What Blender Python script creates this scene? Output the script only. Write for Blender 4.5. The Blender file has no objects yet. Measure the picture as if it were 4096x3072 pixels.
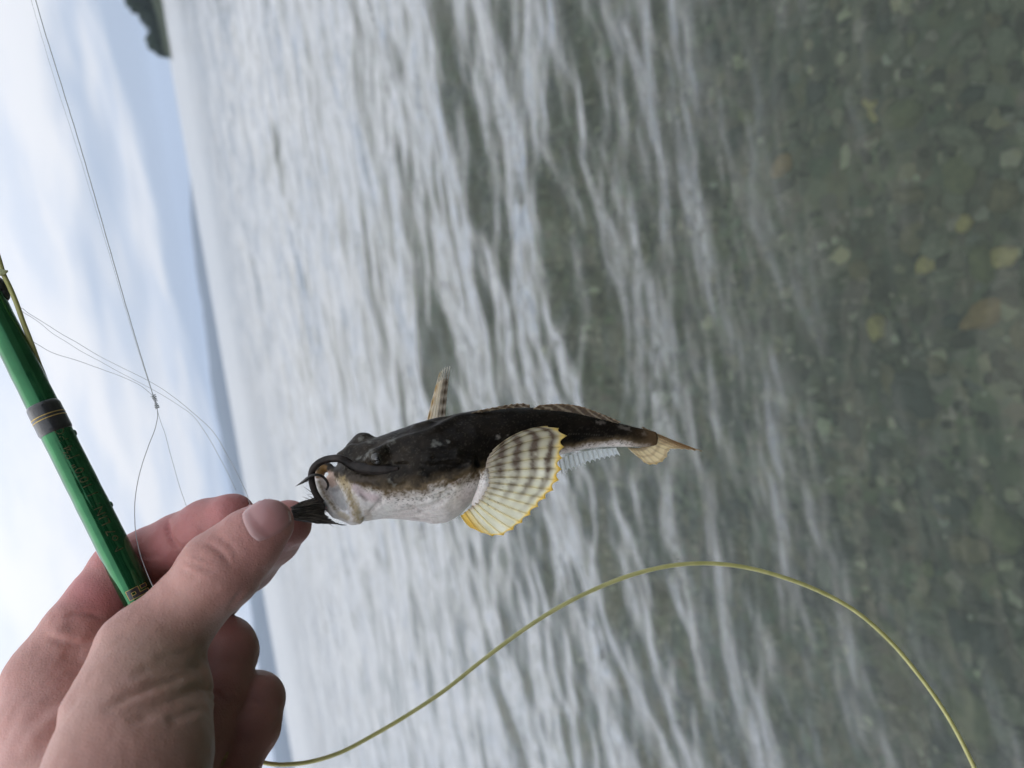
import bpy, bmesh, math, random
import numpy as np
from mathutils import Vector, Matrix

# ------------------------------------------------------------------ camera
RES_X, RES_Y = 1024, 768
FPX = 711.0                                   # focal length in pixels of the 1024 frame
CAM_H = 1.40
PITCH = math.radians(21.6)
TILT = math.radians(10.0)
scene = bpy.context.scene
col = scene.collection
_F = np.array([0.0, math.cos(PITCH), -math.sin(PITCH)])
_U = np.array([0.0, math.sin(PITCH), math.cos(PITCH)])
_R = np.array([1.0, 0.0, 0.0])
# the phone was held on its side: picture-left is up in the world
CX = -math.sin(TILT) * _R - math.cos(TILT) * _U
CY = math.cos(TILT) * _R - math.sin(TILT) * _U
CZ = -_F
CPOS = np.array([0.0, 0.0, CAM_H])
ROT = np.stack([CX, CY, CZ], axis=1)
cam_data = bpy.data.cameras.new('camera')
cam_data.sensor_width = 36.0
cam_data.lens = FPX / RES_X * 36.0
cam_data.clip_start = 0.005
cam_data.clip_end = 20000.0
cam_data.dof.use_dof = True
cam_data.dof.focus_distance = 0.214
cam_data.dof.aperture_fstop = 11.5
cam = bpy.data.objects.new('camera', cam_data)
col.objects.link(cam)
cam.matrix_world = Matrix([list(ROT[i]) + [CPOS[i]] for i in range(3)] + [[0, 0, 0, 1]])
scene.camera = cam

# ------------------------------------------------------------------ sky, sun, exposure
SUN_EL, SUN_AZ = math.radians(62), math.radians(-85)     # azimuth from +Y, negative = left
world = bpy.data.worlds.new('World')
scene.world = world
world.use_nodes = True
wn, wl = world.node_tree.nodes, world.node_tree.links
wn.clear()
w_out = wn.new('ShaderNodeOutputWorld')
w_bg = wn.new('ShaderNodeBackground')
w_sky = wn.new('ShaderNodeTexSky')
w_sky.sky_type = 'NISHITA'
w_sky.sun_disc = False
w_sky.sun_elevation = SUN_EL
w_sky.sun_rotation = SUN_AZ
w_sky.dust_density = 2.0
w_bg.inputs['Strength'].default_value = 0.10
tc = wn.new('ShaderNodeTexCoord')
sep = wn.new('ShaderNodeSeparateXYZ')
wl.new(tc.outputs['Generated'], sep.inputs[0])
def wmath(op, a, b=None, c=None):
    n = wn.new('ShaderNodeMath'); n.operation = op
    for i, v in enumerate((a, b, c)):
        if v is None: continue
        if isinstance(v, (int, float)): n.inputs[i].default_value = v
        else: wl.new(v, n.inputs[i])
    return n.outputs[0]
# cloud deck: directions projected on a flat layer, so that the clouds shrink towards the horizon
zc = wmath('ADD', wmath('MAXIMUM', sep.outputs[2], 0.0), 0.10)
cu = wmath('DIVIDE', sep.outputs[0], zc)
cv = wmath('DIVIDE', sep.outputs[1], zc)
comb = wn.new('ShaderNodeCombineXYZ')
wl.new(cu, comb.inputs[0]); wl.new(cv, comb.inputs[1])
def wnoise(scale, detail, rough, offset, dist=0.0):
    mp = wn.new('ShaderNodeMapping'); mp.inputs['Location'].default_value = offset
    wl.new(comb.outputs[0], mp.inputs[0])
    n = wn.new('ShaderNodeTexNoise'); n.inputs['Scale'].default_value = scale
    n.inputs['Detail'].default_value = detail; n.inputs['Roughness'].default_value = rough
    n.inputs['Distortion'].default_value = dist
    wl.new(mp.outputs[0], n.inputs['Vector'])
    return n.outputs['Fac']
n1 = wnoise(0.55, 3.0, 0.45, (3.9, 2.2, 0.0), 0.3)
n2 = wnoise(1.3, 4.0, 0.5, (7.1, 4.2, 0.0), 0.2)
# cover rises with height above the horizon
cover = wmath('ADD', wmath('MULTIPLY', wmath('ADD', sep.outputs[2], wmath('MULTIPLY', sep.outputs[0], -0.12)), 5.4),
              wmath('MULTIPLY', wmath('SUBTRACT', n1, 0.5), 1.5))
ramp = wn.new('ShaderNodeValToRGB')
ramp.color_ramp.interpolation = 'EASE'
ramp.color_ramp.elements[0].position = 0.06; ramp.color_ramp.elements[0].color = (0.0, 0.0, 0.0, 1)
ramp.color_ramp.elements[1].position = 0.42; ramp.color_ramp.elements[1].color = (1, 1, 1, 1)
wl.new(cover, ramp.inputs[0])
thick = wn.new('ShaderNodeValToRGB')            # thin bright veil / greyer bellies
thick.color_ramp.interpolation = 'EASE'
thick.color_ramp.elements[0].position = 0.32; thick.color_ramp.elements[0].color = (6.5, 7.1, 8.2, 1)
thick.color_ramp.elements[1].position = 0.60; thick.color_ramp.elements[1].color = (8.0, 8.2, 8.7, 1)
wl.new(n2, thick.inputs[0])
haze_sky = wn.new('ShaderNodeMix'); haze_sky.data_type = 'RGBA'
haze_sky.inputs[0].default_value = 0.80
wl.new(w_sky.outputs[0], haze_sky.inputs[6]); haze_sky.inputs[7].default_value = (4.5, 5.4, 7.1, 1)
mixc = wn.new('ShaderNodeMix'); mixc.data_type = 'RGBA'
wl.new(ramp.outputs[0], mixc.inputs[0])
wl.new(haze_sky.outputs[2], mixc.inputs[6]); wl.new(thick.outputs[0], mixc.inputs[7])
gain = wmath('MULTIPLY_ADD', wmath('MAXIMUM', sep.outputs[2], 0.0), 1.25, 0.93)   # an overcast sky brightens towards the zenith
vmul = wn.new('ShaderNodeVectorMath'); vmul.operation = 'SCALE'
wl.new(mixc.outputs[2], vmul.inputs[0]); wl.new(gain, vmul.inputs['Scale'])
wl.new(vmul.outputs[0], w_bg.inputs[0])
wl.new(w_bg.outputs[0], w_out.inputs[0])

sun_d = bpy.data.lights.new('sun', 'SUN')
sun_d.energy = 0.9
sun_d.angle = math.radians(65)
sun_d.color = (1.0, 0.96, 0.9)
sun = bpy.data.objects.new('sun', sun_d)
col.objects.link(sun)
_sd = Vector((math.sin(SUN_AZ) * math.cos(SUN_EL), math.cos(SUN_AZ) * math.cos(SUN_EL), math.sin(SUN_EL)))
sun.rotation_euler = _sd.to_track_quat('Z', 'Y').to_euler()
sun.location = (0, 0, 20)

vs = scene.view_settings
vs.view_transform = 'Standard'; vs.look = 'None'; vs.exposure = 0.0; vs.gamma = 1.0
vs.use_curve_mapping = False
scene.render.engine = 'CYCLES'
cy = scene.cycles
cy.use_denoising = True
cy.max_bounces = 8; cy.diffuse_bounces = 3; cy.glossy_bounces = 3
cy.transmission_bounces = 6; cy.transparent_max_bounces = 24; cy.volume_bounces = 1
cy.caustics_reflective = False; cy.caustics_refractive = True
cy.sample_clamp_indirect = 4.0

# ------------------------------------------------------------------ helpers
rng = np.random.default_rng(7)
random.seed(7)

def V(px, py, d):
    """world point seen at pixel (px, py) of the 1024 frame at depth d metres along the view axis"""
    px, py, d = np.broadcast_arrays(np.asarray(px, float), np.asarray(py, float), np.asarray(d, float))
    v = np.stack([(px - 512) / FPX * d, -(py - 384) / FPX * d, -d], -1)
    return v @ ROT.T + CPOS
def Vm(px, py, dmm):
    """the same in millimetres, in the camera's axes"""
    px, py, d = np.broadcast_arrays(np.asarray(px, float), np.asarray(py, float), np.asarray(dmm, float))
    return np.stack([(px - 512) / FPX * d, -(py - 384) / FPX * d, -d], -1)
def m2w(P):
    return (np.asarray(P) * 0.001) @ ROT.T + CPOS
def ray(px, py):
    v = np.array([(px - 512) / FPX, -(py - 384) / FPX, -1.0])
    v = ROT @ v
    return v / np.linalg.norm(v)

def props(o, label=None, cat=None, group=None, kind=None):
    if label: o['label'] = label
    if cat: o['category'] = cat
    if group: o['group'] = group
    if kind: o['kind'] = kind
    return o
def mesh_obj(name, verts, faces, mat, parent=None, smooth=True, origin=None, colors=None):
    verts = np.asarray(verts, float)
    if origin is None:
        origin = np.zeros(3)
    base = np.asarray(parent['_o'] if (parent is not None and '_o' in parent) else (0, 0, 0), float)
    me = bpy.data.meshes.new(name)
    me.from_pydata((verts - np.asarray(origin)).tolist(), [], [list(map(int, f)) for f in faces])
    me.update()
    if smooth:
        me.polygons.foreach_set('use_smooth', [True] * len(me.polygons))
    if colors is not None:
        colors = np.asarray(colors, float)
        if colors.shape[1] == 3:
            colors = np.concatenate([colors, np.ones((len(colors), 1))], 1)
        ca = me.color_attributes.new('Col', 'FLOAT_COLOR', 'POINT')
        ca.data.foreach_set('color', colors.astype(np.float32).ravel())
    if mat is not None:
        me.materials.append(mat)
    o = bpy.data.objects.new(name, me)
    col.objects.link(o)
    if parent is not None:
        o.parent = parent
        o.location = Vector(np.asarray(origin) - base)
    else:
        o.location = Vector(origin)
    return o
def child(name, verts, faces, mat, parent, smooth=True, colors=None):
    """a part: its mesh is kept in the parent's space"""
    org = np.zeros(3)
    p = parent
    while p is not None:
        org = org + np.array(p.location); p = p.parent
    o = mesh_obj(name, np.asarray(verts) - org, faces, mat, None, smooth, None, colors)
    o.parent = parent
    return o
def empty(name, loc):
    o = bpy.data.objects.new(name, None)
    o.empty_display_size = 0.02
    col.objects.link(o); o.location = Vector(loc)
    return o

def spline(pts, n):
    """Catmull-Rom through pts (any dimension), n samples"""
    P = np.asarray(pts, float)
    d = np.r_[0, np.cumsum(np.maximum(np.linalg.norm(np.diff(P[:, :2], axis=0), axis=1), 1e-6))]
    t = np.linspace(0, d[-1], n)
    k = np.clip(np.searchsorted(d, t, side='right') - 1, 0, len(P) - 2)
    h = d[k + 1] - d[k]; u = ((t - d[k]) / h)[:, None]
    m = np.gradient(P, d, axis=0)
    h = h[:, None]
    return ((2*u**3 - 3*u**2 + 1) * P[k] + (u**3 - 2*u**2 + u) * h * m[k] +
            (-2*u**3 + 3*u**2) * P[k + 1] + (u**3 - u**2) * h * m[k + 1])

def tube(path, radii, n=8, flat=None, cap=True):
    """verts, faces of a tube along world points; flat = (axis vector, factor) squashes the section"""
    P = np.asarray(path, float); N = len(P)
    R = np.broadcast_to(np.asarray(radii, float), (N,))
    T = np.gradient(P, axis=0); T /= np.linalg.norm(T, axis=1)[:, None] + 1e-12
    up = np.array([0.31, 0.17, 0.93]) if flat is None else np.asarray(flat[0], float)
    V_, F_ = [], []
    a = np.linspace(0, 2 * np.pi, n, endpoint=False)
    for i in range(N):
        u = up - T[i] * np.dot(up, T[i]); u /= np.linalg.norm(u) + 1e-12
        w = np.cross(T[i], u)
        f = 1.0 if flat is None else flat[1]
        V_.append(P[i] + R[i] * (np.cos(a)[:, None] * u * f + np.sin(a)[:, None] * w))
    V_ = np.concatenate(V_)
    for i in range(N - 1):
        for j in range(n):
            k = (j + 1) % n
            F_.append((i * n + j, i * n + k, (i + 1) * n + k, (i + 1) * n + j))
    if cap:
        F_.append(tuple(range(n - 1, -1, -1)))
        F_.append(tuple((N - 1) * n + j for j in range(n)))
    return V_, F_
def merge(parts):
    VV, FF, k = [], [], 0
    for v, f in parts:
        VV.append(np.asarray(v)); FF += [tuple(i + k for i in q) for q in f]; k += len(v)
    return np.concatenate(VV), FF
def vnoise(P, scale, seed=0, octaves=3):
    """cheap smooth value noise in 3-D, -1..1"""
    P = np.asarray(P, float) / scale
    out = np.zeros(len(P)); amp = 1.0; tot = 0
    for o in range(octaves):
        i = np.floor(P).astype(np.int64); f = P - i; f = f * f * (3 - 2 * f)
        acc = 0
        for dx in (0, 1):
            for dy in (0, 1):
                for dz in (0, 1):
                    h = ((i[:, 0] + dx) * 374761393 + (i[:, 1] + dy) * 668265263 + (i[:, 2] + dz) * 2147483647 + seed * 1274126177 + o * 974711) & 0x7fffffff
                    h = ((h ^ (h >> 13)) * 1274126177) & 0x7fffffff
                    h = (h ^ (h >> 16)) & 0xffff
                    w = (f[:, 0] if dx else 1 - f[:, 0]) * (f[:, 1] if dy else 1 - f[:, 1]) * (f[:, 2] if dz else 1 - f[:, 2])
                    acc = acc + w * (h / 32767.5 - 1)
        out += amp * acc; tot += amp; amp *= 0.5; P = P * 2.03 + 11.7
    return out / tot
def smin(a, b, k):
    h = np.clip(0.5 + 0.5 * (b - a) / k, 0, 1)
    return b * (1 - h) + a * h - k * h * (1 - h)
def smax(a, b, k): return -smin(-a, -b, k)
def cone_sd(P, a, b, ra, rb):
    """distance to a capsule whose radius runs from ra to rb"""
    ab = b - a; L2 = float(ab @ ab) + 1e-9
    t = np.clip(((P - a) @ ab) / L2, 0, 1)
    return np.linalg.norm(P - a - t[:, None] * ab, axis=1) - (ra + (rb - ra) * t)
def chain_sd(P, pts, k):
    d = None
    for i in range(len(pts) - 1):
        e = cone_sd(P, pts[i][0], pts[i + 1][0], pts[i][1], pts[i + 1][1])
        d = e if d is None else smin(d, e, k)
    return d
def surface_nets(sdf, lo, hi, h):
    """mesh the zero set of sdf inside the box lo..hi with cell h, evaluated only near the surface"""
    lo, hi = np.asarray(lo, float), np.asarray(hi, float)
    B = 8
    nb = np.ceil((hi - lo) / (h * B)).astype(int)
    n = nb * B + 1
    # coarse pass
    ci = np.stack(np.meshgrid(*[np.arange(k) for k in nb], indexing='ij'), -1).reshape(-1, 3)
    dc = sdf(lo + (ci + 0.5) * B * h)
    near = np.abs(dc) < B * h * 1.25
    vol = np.empty(n, np.float32)
    big = np.repeat(np.repeat(np.repeat(np.sign(dc).reshape(nb) * B * h, B, 0), B, 1), B, 2)
    vol[:-1, :-1, :-1] = big
    vol[-1] = B * h; vol[:, -1] = B * h; vol[:, :, -1] = B * h
    sub = np.stack(np.meshgrid(*[np.arange(B + 1)] * 3, indexing='ij'), -1).reshape(-1, 3)
    blocks = ci[near]
    for s in range(0, len(blocks), 400):
        idx = (blocks[s:s + 400, None, :] * B + sub[None]).reshape(-1, 3)
        vol[idx[:, 0], idx[:, 1], idx[:, 2]] = sdf(lo + idx * h)
    ins = vol < 0
    cnt = np.zeros(n - 1, np.int8)
    for a in (0, 1):
        for b in (0, 1):
            for c in (0, 1):
                cnt += ins[a:n[0] - 1 + a, b:n[1] - 1 + b, c:n[2] - 1 + c]
    act = np.argwhere((cnt > 0) & (cnt < 8))
    vid = -np.ones(n - 1, np.int64); vid[act[:, 0], act[:, 1], act[:, 2]] = np.arange(len(act))
    acc = np.zeros((len(act), 3)); num = np.zeros(len(act))
    cs = [(a, b, c) for a in (0, 1) for b in (0, 1) for c in (0, 1)]
    val = {c: vol[act[:, 0] + c[0], act[:, 1] + c[1], act[:, 2] + c[2]] for c in cs}
    for c in cs:
        for ax in range(3):
            if c[ax] == 0:
                e = list(c); e[ax] = 1; e = tuple(e)
                v0, v1 = val[c], val[e]
                m = (v0 < 0) != (v1 < 0)
                t = np.where(m, v0 / np.where(m, v0 - v1, 1), 0)
                p = np.zeros((len(act), 3)); p[:] = c; p[:, ax] += t
                acc[m] += p[m]; num[m] += 1
    verts = lo + (act + acc / num[:, None]) * h
    faces = []
    for ax in range(3):
        u, w = (ax + 1) % 3, (ax + 2) % 3
        sl0 = [slice(None)] * 3; sl1 = [slice(None)] * 3
        sl0[ax] = slice(0, -1); sl1[ax] = slice(1, None)
        for q in (u, w):
            sl0[q] = slice(1, -1); sl1[q] = slice(1, -1)
        A, Bq = ins[tuple(sl0)], ins[tuple(sl1)]
        e = np.argwhere(A != Bq)
        flip = A[e[:, 0], e[:, 1], e[:, 2]]
        e = e.copy(); e[:, u] += 1; e[:, w] += 1
        def at(du, dw):
            q = e.copy(); q[:, u] += du; q[:, w] += dw
            return vid[q[:, 0], q[:, 1], q[:, 2]]
        f = np.stack([at(-1, -1), at(0, -1), at(0, 0), at(-1, 0)], 1)
        f[~flip] = f[~flip][:, ::-1]
        faces.append(f)
    faces = np.concatenate(faces)
    faces = faces[(faces >= 0).all(1)]
    return verts, faces
def normals_of(sdf, P, e=0.15):
    g = np.stack([sdf(P + np.eye(3)[i] * e) - sdf(P - np.eye(3)[i] * e) for i in range(3)], 1)
    return g / (np.linalg.norm(g, axis=1)[:, None] + 1e-9)
def trace(sdf, px, py, d0=120.0, d1=320.0):
    """first surface point (mm, camera axes) on the rays through the pixels"""
    px, py = np.atleast_1d(np.asarray(px, float)), np.atleast_1d(np.asarray(py, float))
    dirs = Vm(px, py, 1.0); L = np.linalg.norm(dirs, axis=1)
    d = np.full(len(px), d0)
    for _ in range(90):
        s = sdf(dirs * d[:, None])
        d = d + np.clip(s * 0.75 / L, -2, 8)
    miss = d > d1
    return dirs * d[:, None], miss
def relax(verts, faces, it=2, f=0.5):
    n = len(verts)
    for _ in range(it):
        acc = np.zeros_like(verts); c = np.zeros(n)
        for a, b in ((0, 1), (1, 2), (2, 3), (3, 0)):
            np.add.at(acc, faces[:, a], verts[faces[:, b]]); np.add.at(acc, faces[:, b], verts[faces[:, a]])
            np.add.at(c, faces[:, a], 1); np.add.at(c, faces[:, b], 1)
        verts = verts * (1 - f) + f * acc / np.maximum(c, 1)[:, None]
    return verts
def crease(verts, nrm, sdf, lines, conv, pix_noise=0.0):
    """press thin folds (or raise ridges, depth < 0) into the skin along lines drawn on its surface"""
    out = verts.copy()
    for pts, width, depth in lines:
        q = spline(np.array([conv(*p) for p in pts]), 40)
        S, miss = trace(sdf, q[:, 0], q[:, 1])
        S = S[~miss]
        if len(S) < 2: continue
        lo, hi = S.min(0) - 4 * width, S.max(0) + 4 * width
        sel = np.where(((verts > lo) & (verts < hi)).all(1))[0]
        if not len(sel): continue
        D = np.full(len(sel), 1e9); T = np.zeros(len(sel))
        for i in range(len(S) - 1):
            ab = S[i + 1] - S[i]
            t = np.clip(((verts[sel] - S[i]) @ ab) / (ab @ ab + 1e-9), 0, 1)
            dd = np.linalg.norm(verts[sel] - S[i] - t[:, None] * ab, axis=1)
            m = dd < D; D[m] = dd[m]; T[m] = (i + t[m]) / (len(S) - 1)
        fade = np.clip(np.minimum(T if len(pts) != 5 else T * 0 + 1, 1 - T) * 4, 0, 1)      # five-point folds run over the silhouette
        out[sel] -= nrm[sel] * (depth * fade * np.exp(-(D / width) ** 2))[:, None]
    return out

# ------------------------------------------------------------------ materials
def new_mat(name):
    m = bpy.data.materials.new(name); m.use_nodes = True
    nt = m.node_tree; b = nt.nodes['Principled BSDF']
    return m, nt, b
def nd(nt, typ, **kw):
    n = nt.nodes.new(typ)
    for k, v in kw.items():
        if hasattr(n, k) and k not in n.inputs: setattr(n, k, v)
        else: n.inputs[k].default_value = v
    return n
def simple_mat(name, color, rough=0.5, metallic=0.0, noise=0.0, scale=50.0, coat=0.0, bump=0.0, spec=0.5):
    m, nt, b = new_mat(name)
    b.inputs['Roughness'].default_value = rough; b.inputs['Metallic'].default_value = metallic
    b.inputs['Coat Weight'].default_value = coat; b.inputs['Coat Roughness'].default_value = 0.08
    b.inputs['Specular IOR Level'].default_value = spec
    t = nd(nt, 'ShaderNodeTexCoord')
    n = nd(nt, 'ShaderNodeTexNoise', Scale=scale, Detail=5.0)
    nt.links.new(t.outputs['Object'], n.inputs['Vector'])
    r = nd(nt, 'ShaderNodeValToRGB')
    c = np.array(color)
    r.color_ramp.elements[0].position = 0.3; r.color_ramp.elements[1].position = 0.7
    r.color_ramp.elements[0].color = (*(c * (1 - noise)), 1); r.color_ramp.elements[1].color = (*(np.minimum(c * (1 + noise), 1)), 1)
    nt.links.new(n.outputs['Fac'], r.inputs[0]); nt.links.new(r.outputs[0], b.inputs['Base Color'])
    if bump:
        bp = nd(nt, 'ShaderNodeBump', Strength=bump, Distance=0.0005)
        nt.links.new(n.outputs['Fac'], bp.inputs['Height']); nt.links.new(bp.outputs[0], b.inputs['Normal'])
    return m
# ================================================================== THE SETTING
# ---- lake bed: shelves away from a gravel beach behind the photographer
def bed_z(x, y):
    y = np.asarray(y, float)
    s = np.where(y < 2.0, -0.10 - 0.085 * (y - 0.2), np.where(y < 14, -0.253 - 0.06 * (y - 2.0), -0.973 - 0.02 * (y - 14)))
    return np.maximum(s, -4.0) + 0.018 * np.sin(1.9 * x + 0.7 * y) * np.cos(1.3 * y) 
def polar_grid(r0, r1, ratio, front_step, front=80, back_step=4.0):
    az = np.r_[np.arange(-front, front + 1e-6, front_step), np.arange(front + back_step, 360 - front, back_step)]
    az = np.radians(az)
    nr = int(math.ceil(math.log(r1 / r0) / math.log(ratio)))
    r = r0 * (r1 / r0) ** (np.arange(nr + 1) / nr)
    A, Rr = np.meshgrid(az, r)
    na = len(az)
    X, Y = Rr * np.sin(A), Rr * np.cos(A)
    i = np.arange(nr)[:, None] * na + np.arange(na)[None]
    j = np.arange(nr)[:, None] * na + (np.arange(na)[None] + 1) % na
    F = np.stack([i, i + na, j + na, j], -1).reshape(-1, 4)[:, ::-1]
    return X.ravel(), Y.ravel(), Rr.ravel(), F, na
X, Y, Rr, F, na = polar_grid(0.25, 7000, 1.05, 1.5, 84, 6.0)
Z = bed_z(X, Y) + 0.02 * vnoise(np.stack([X, Y, X * 0], 1), 0.35, 3) * (Rr < 30)
bv = np.stack([X, Y, np.clip(Z, -4, 2.5)], 1)
F = F.tolist() + [list(range(na))[::-1]]
bed_mat, nt, b = new_mat('lake_bed_silt')
t = nd(nt, 'ShaderNodeTexCoord')
n1_ = nd(nt, 'ShaderNodeTexNoise', Scale=3.6, Detail=7.0, Roughness=0.68)
n2_ = nd(nt, 'ShaderNodeTexVoronoi', Scale=22.0)
for n in (n1_, n2_): nt.links.new(t.outputs['Object'], n.inputs['Vector'])
r1 = nd(nt, 'ShaderNodeValToRGB')
r1.color_ramp.elements[0].position = 0.36; r1.color_ramp.elements[0].color = (0.024, 0.029, 0.017, 1)
r1.color_ramp.elements[1].position = 0.66; r1.color_ramp.elements[1].color = (0.150, 0.146, 0.092, 1)
nt.links.new(n1_.outputs['Fac'], r1.inputs[0])
mx = nd(nt, 'ShaderNodeMix', data_type='RGBA', blend_type='MULTIPLY'); mx.inputs[0].default_value = 0.45
nt.links.new(r1.outputs[0], mx.inputs[6]); nt.links.new(n2_.outputs['Color'], mx.inputs[7])
hs = nd(nt, 'ShaderNodeHueSaturation', Saturation=0.55, Value=1.25); nt.links.new(mx.outputs[2], hs.inputs['Color'])
nt.links.new(hs.outputs[0], b.inputs['Base Color'])
b.inputs['Roughness'].default_value = 0.9
bp = nd(nt, 'ShaderNodeBump', Strength=0.6, Distance=0.02)
nt.links.new(n2_.outputs['Distance'], bp.inputs['Height']); nt.links.new(bp.outputs[0], b.inputs['Normal'])
props(mesh_obj('lake_bed', bv, F, bed_mat), kind='structure')

# ---- water: wind ripples as real relief, finer ones in the material
X, Y, Rr, F, na = polar_grid(0.35, 7000, 1.0085, 0.36, 60, 5.0)
wrng = np.random.default_rng(21)
Z = np.zeros_like(X)
cell = Rr * 0.0085
wave_lam = np.exp(wrng.uniform(math.log(0.11), math.log(2.6), 120))
main = math.radians(97)                       # waves run in roughly along the view
for lam in wave_lam:
    th = main + wrng.normal(0, 0.34)
    k = 2 * math.pi / lam
    amp = 0.0042 * lam ** 0.82 * wrng.uniform(0.5, 1.3)
    ph = wrng.uniform(0, 6.28)
    att = np.clip((lam / (cell + 1e-9) - 2.2) / 3, 0, 1)
    # wandering crests, so that no two are alike
    arg = k * (X * math.cos(th) + Y * math.sin(th)) + ph + 1.1 * np.sin(X * 0.9 / lam ** 0.4 + ph * 3) + 0.8 * np.sin(Y * 0.43 + ph * 5)
    s = np.sin(arg)
    Z += amp * att * (s - 0.25 * np.cos(2 * arg))
patch = 0.75 + 0.45 * vnoise(np.stack([X, Y, X * 0], 1), 1.7, 5, 2)
calm = np.clip((Rr - 0.9) / 1.6, 0.16, 1.0) # shallow lee at the feet is calmer
Z = Z * patch * calm
wv = np.stack([X, Y, Z], 1)
F = F.tolist() + [list(range(na))[::-1]]
wat, nt, b = new_mat('lake_water')
nt.nodes.remove(b)
out = nt.nodes['Material Output']
t = nd(nt, 'ShaderNodeTexCoord')
mp = nd(nt, 'ShaderNodeMapping'); mp.inputs['Scale'].default_value = (0.45, 1.0, 1.0); mp.inputs['Rotation'].default_value = (0, 0, 0.1)
nt.links.new(t.outputs['Object'], mp.inputs[0])
na_ = nd(nt, 'ShaderNodeTexNoise', Scale=7.0, Detail=4.0, Roughness=0.55)
nc_ = nd(nt, 'ShaderNodeTexNoise', Scale=0.085, Detail=6.0, Roughness=0.62)
nb_ = nd(nt, 'ShaderNodeTexNoise', Scale=0.9, Detail=5.0, Roughness=0.6)
for n in (na_, nb_, nc_): nt.links.new(mp.outputs[0], n.inputs['Vector'])
b1 = nd(nt, 'ShaderNodeBump', Strength=0.32, Distance=0.012)
b2 = nd(nt, 'ShaderNodeBump', Strength=0.9, Distance=0.14)
b3 = nd(nt, 'ShaderNodeBump', Strength=0.9, Distance=1.1)
nt.links.new(na_.outputs['Fac'], b1.inputs['Height']); nt.links.new(nb_.outputs['Fac'], b2.inputs['Height'])
nt.links.new(b2.outputs[0], b1.inputs['Normal'])
nt.links.new(nc_.outputs['Fac'], b3.inputs['Height']); nt.links.new(b3.outputs[0], b2.inputs['Normal'])
lw = nd(nt, 'ShaderNodeLayerWeight', Blend=0.5); nt.links.new(b1.outputs[0], lw.inputs['Normal'])
pw = nd(nt, 'ShaderNodeMath', operation='POWER'); pw.inputs[1].default_value = 4.2; nt.links.new(lw.outputs['Facing'], pw.inputs[0])
fr = nd(nt, 'ShaderNodeMath', operation='MULTIPLY_ADD'); fr.inputs[1].default_value = 1.9; fr.inputs[2].default_value = 0.022; nt.links.new(pw.outputs[0], fr.inputs[0])
fc = nd(nt, 'ShaderNodeMath', operation='MINIMUM'); fc.inputs[1].default_value = 0.72; nt.links.new(fr.outputs[0], fc.inputs[0]); fr = fc      # wave faces hide one another at grazing angles
# sub-pixel ripples offshore: rougher water away from the sheltered edge
ln = nd(nt, 'ShaderNodeVectorMath', operation='LENGTH'); nt.links.new(t.outputs['Object'], ln.inputs[0])
rg = nd(nt, 'ShaderNodeMapRange'); rg.inputs[1].default_value = 8.0; rg.inputs[2].default_value = 90.0; rg.inputs[3].default_value = 0.03; rg.inputs[4].default_value = 0.20
nt.links.new(ln.outputs['Value'], rg.inputs[0])
gl = nd(nt, 'ShaderNodeBsdfGlossy', Roughness=0.03, Color=(1, 1, 1, 1)); nt.links.new(rg.outputs[0], gl.inputs['Roughness']); nt.links.new(b1.outputs[0], gl.inputs['Normal'])
rf = nd(nt, 'ShaderNodeBsdfRefraction', Roughness=0.0, IOR=1.333, Color=(0.85, 0.92, 0.81, 1)); nt.links.new(b1.outputs[0], rf.inputs['Normal'])
df = nd(nt, 'ShaderNodeBsdfDiffuse', Color=(0.046, 0.060, 0.038, 1))      # the cloudy water itself
m1 = nd(nt, 'ShaderNodeMixShader'); m1.inputs[0].default_value = 0.30
nt.links.new(rf.outputs[0], m1.inputs[1]); nt.links.new(df.outputs[0], m1.inputs[2])
m2 = nd(nt, 'ShaderNodeMixShader')
nt.links.new(fr.outputs[0], m2.inputs[0]); nt.links.new(m1.outputs[0], m2.inputs[1]); nt.links.new(gl.outputs[0], m2.inputs[2])
nt.links.new(m2.outputs[0], out.inputs['Surface'])
props(mesh_obj('lake_water', wv, F, wat), kind='structure')

# ---- far hills and the wooded headland
def az_of(px, py):
    r = ray(px, py); return math.atan2(r[0], r[1])
def horizon_px(py):                            # waterline in the picture
    return 159.8 + 0.176 * py
HILL_D = 4800.0
hp = [(-400, -0.4), (150, -0.2), (185, 0.08), (215, 0.42), (250, 0.62), (300, 0.75), (375, 0.98), (450, 1.03), (520, 0.9), (600, 1.05), (680, 1.2), (768, 1.22), (900, 1.45), (1100, 1.2)]
ha = np.array([az_of(horizon_px(p), p) for p, e in hp]); he = np.array([e for p, e in hp])
ha = np.r_[ha, -1.5, -1.9, -2.4]; he = np.r_[he, 1.6, 1.1, 0.4]
o_ = np.argsort(ha); ha, he = ha[o_], he[o_]
A = np.linspace(-2.3, ha[-1], 500)
E = np.interp(A, ha, he)
E = E + 0.07 * vnoise(np.stack([A * 30, A * 0, A * 0], 1), 1.0, 8) * np.clip(E, 0, 1) * 2
prof = [(-0.30, -0.02), (-0.22, 0.28), (-0.12, 0.62), (-0.05, 0.86), (0.0, 1.0), (0.1, 0.86), (0.3, 0.4), (0.5, -0.02)]
hv = []
for f_, hfac in prof:
    D = HILL_D * (1 + f_)
    zz = HILL_D * np.tan(np.radians(E)) * hfac
    P = np.stack([D * np.sin(A), D * np.cos(A), zz], 1)
    P[:, 2] += 3.0 * vnoise(P * np.array([1, 1, 0]), 60, 4) * (0.05 < hfac < 0.99) - 1.5
    hv.append(P)
n = len(A)
hf = [(i * n + j, i * n + j + 1, (i + 1) * n + j + 1, (i + 1) * n + j) for i in range(len(prof) - 1) for j in range(n - 1)]
hill_mat = simple_mat('haze_tinted_forest', (0.046, 0.056, 0.066), 0.95, noise=0.35, scale=0.02, spec=0.1)  # forest colour pulled towards blue: part of the distance haze is painted in
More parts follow.
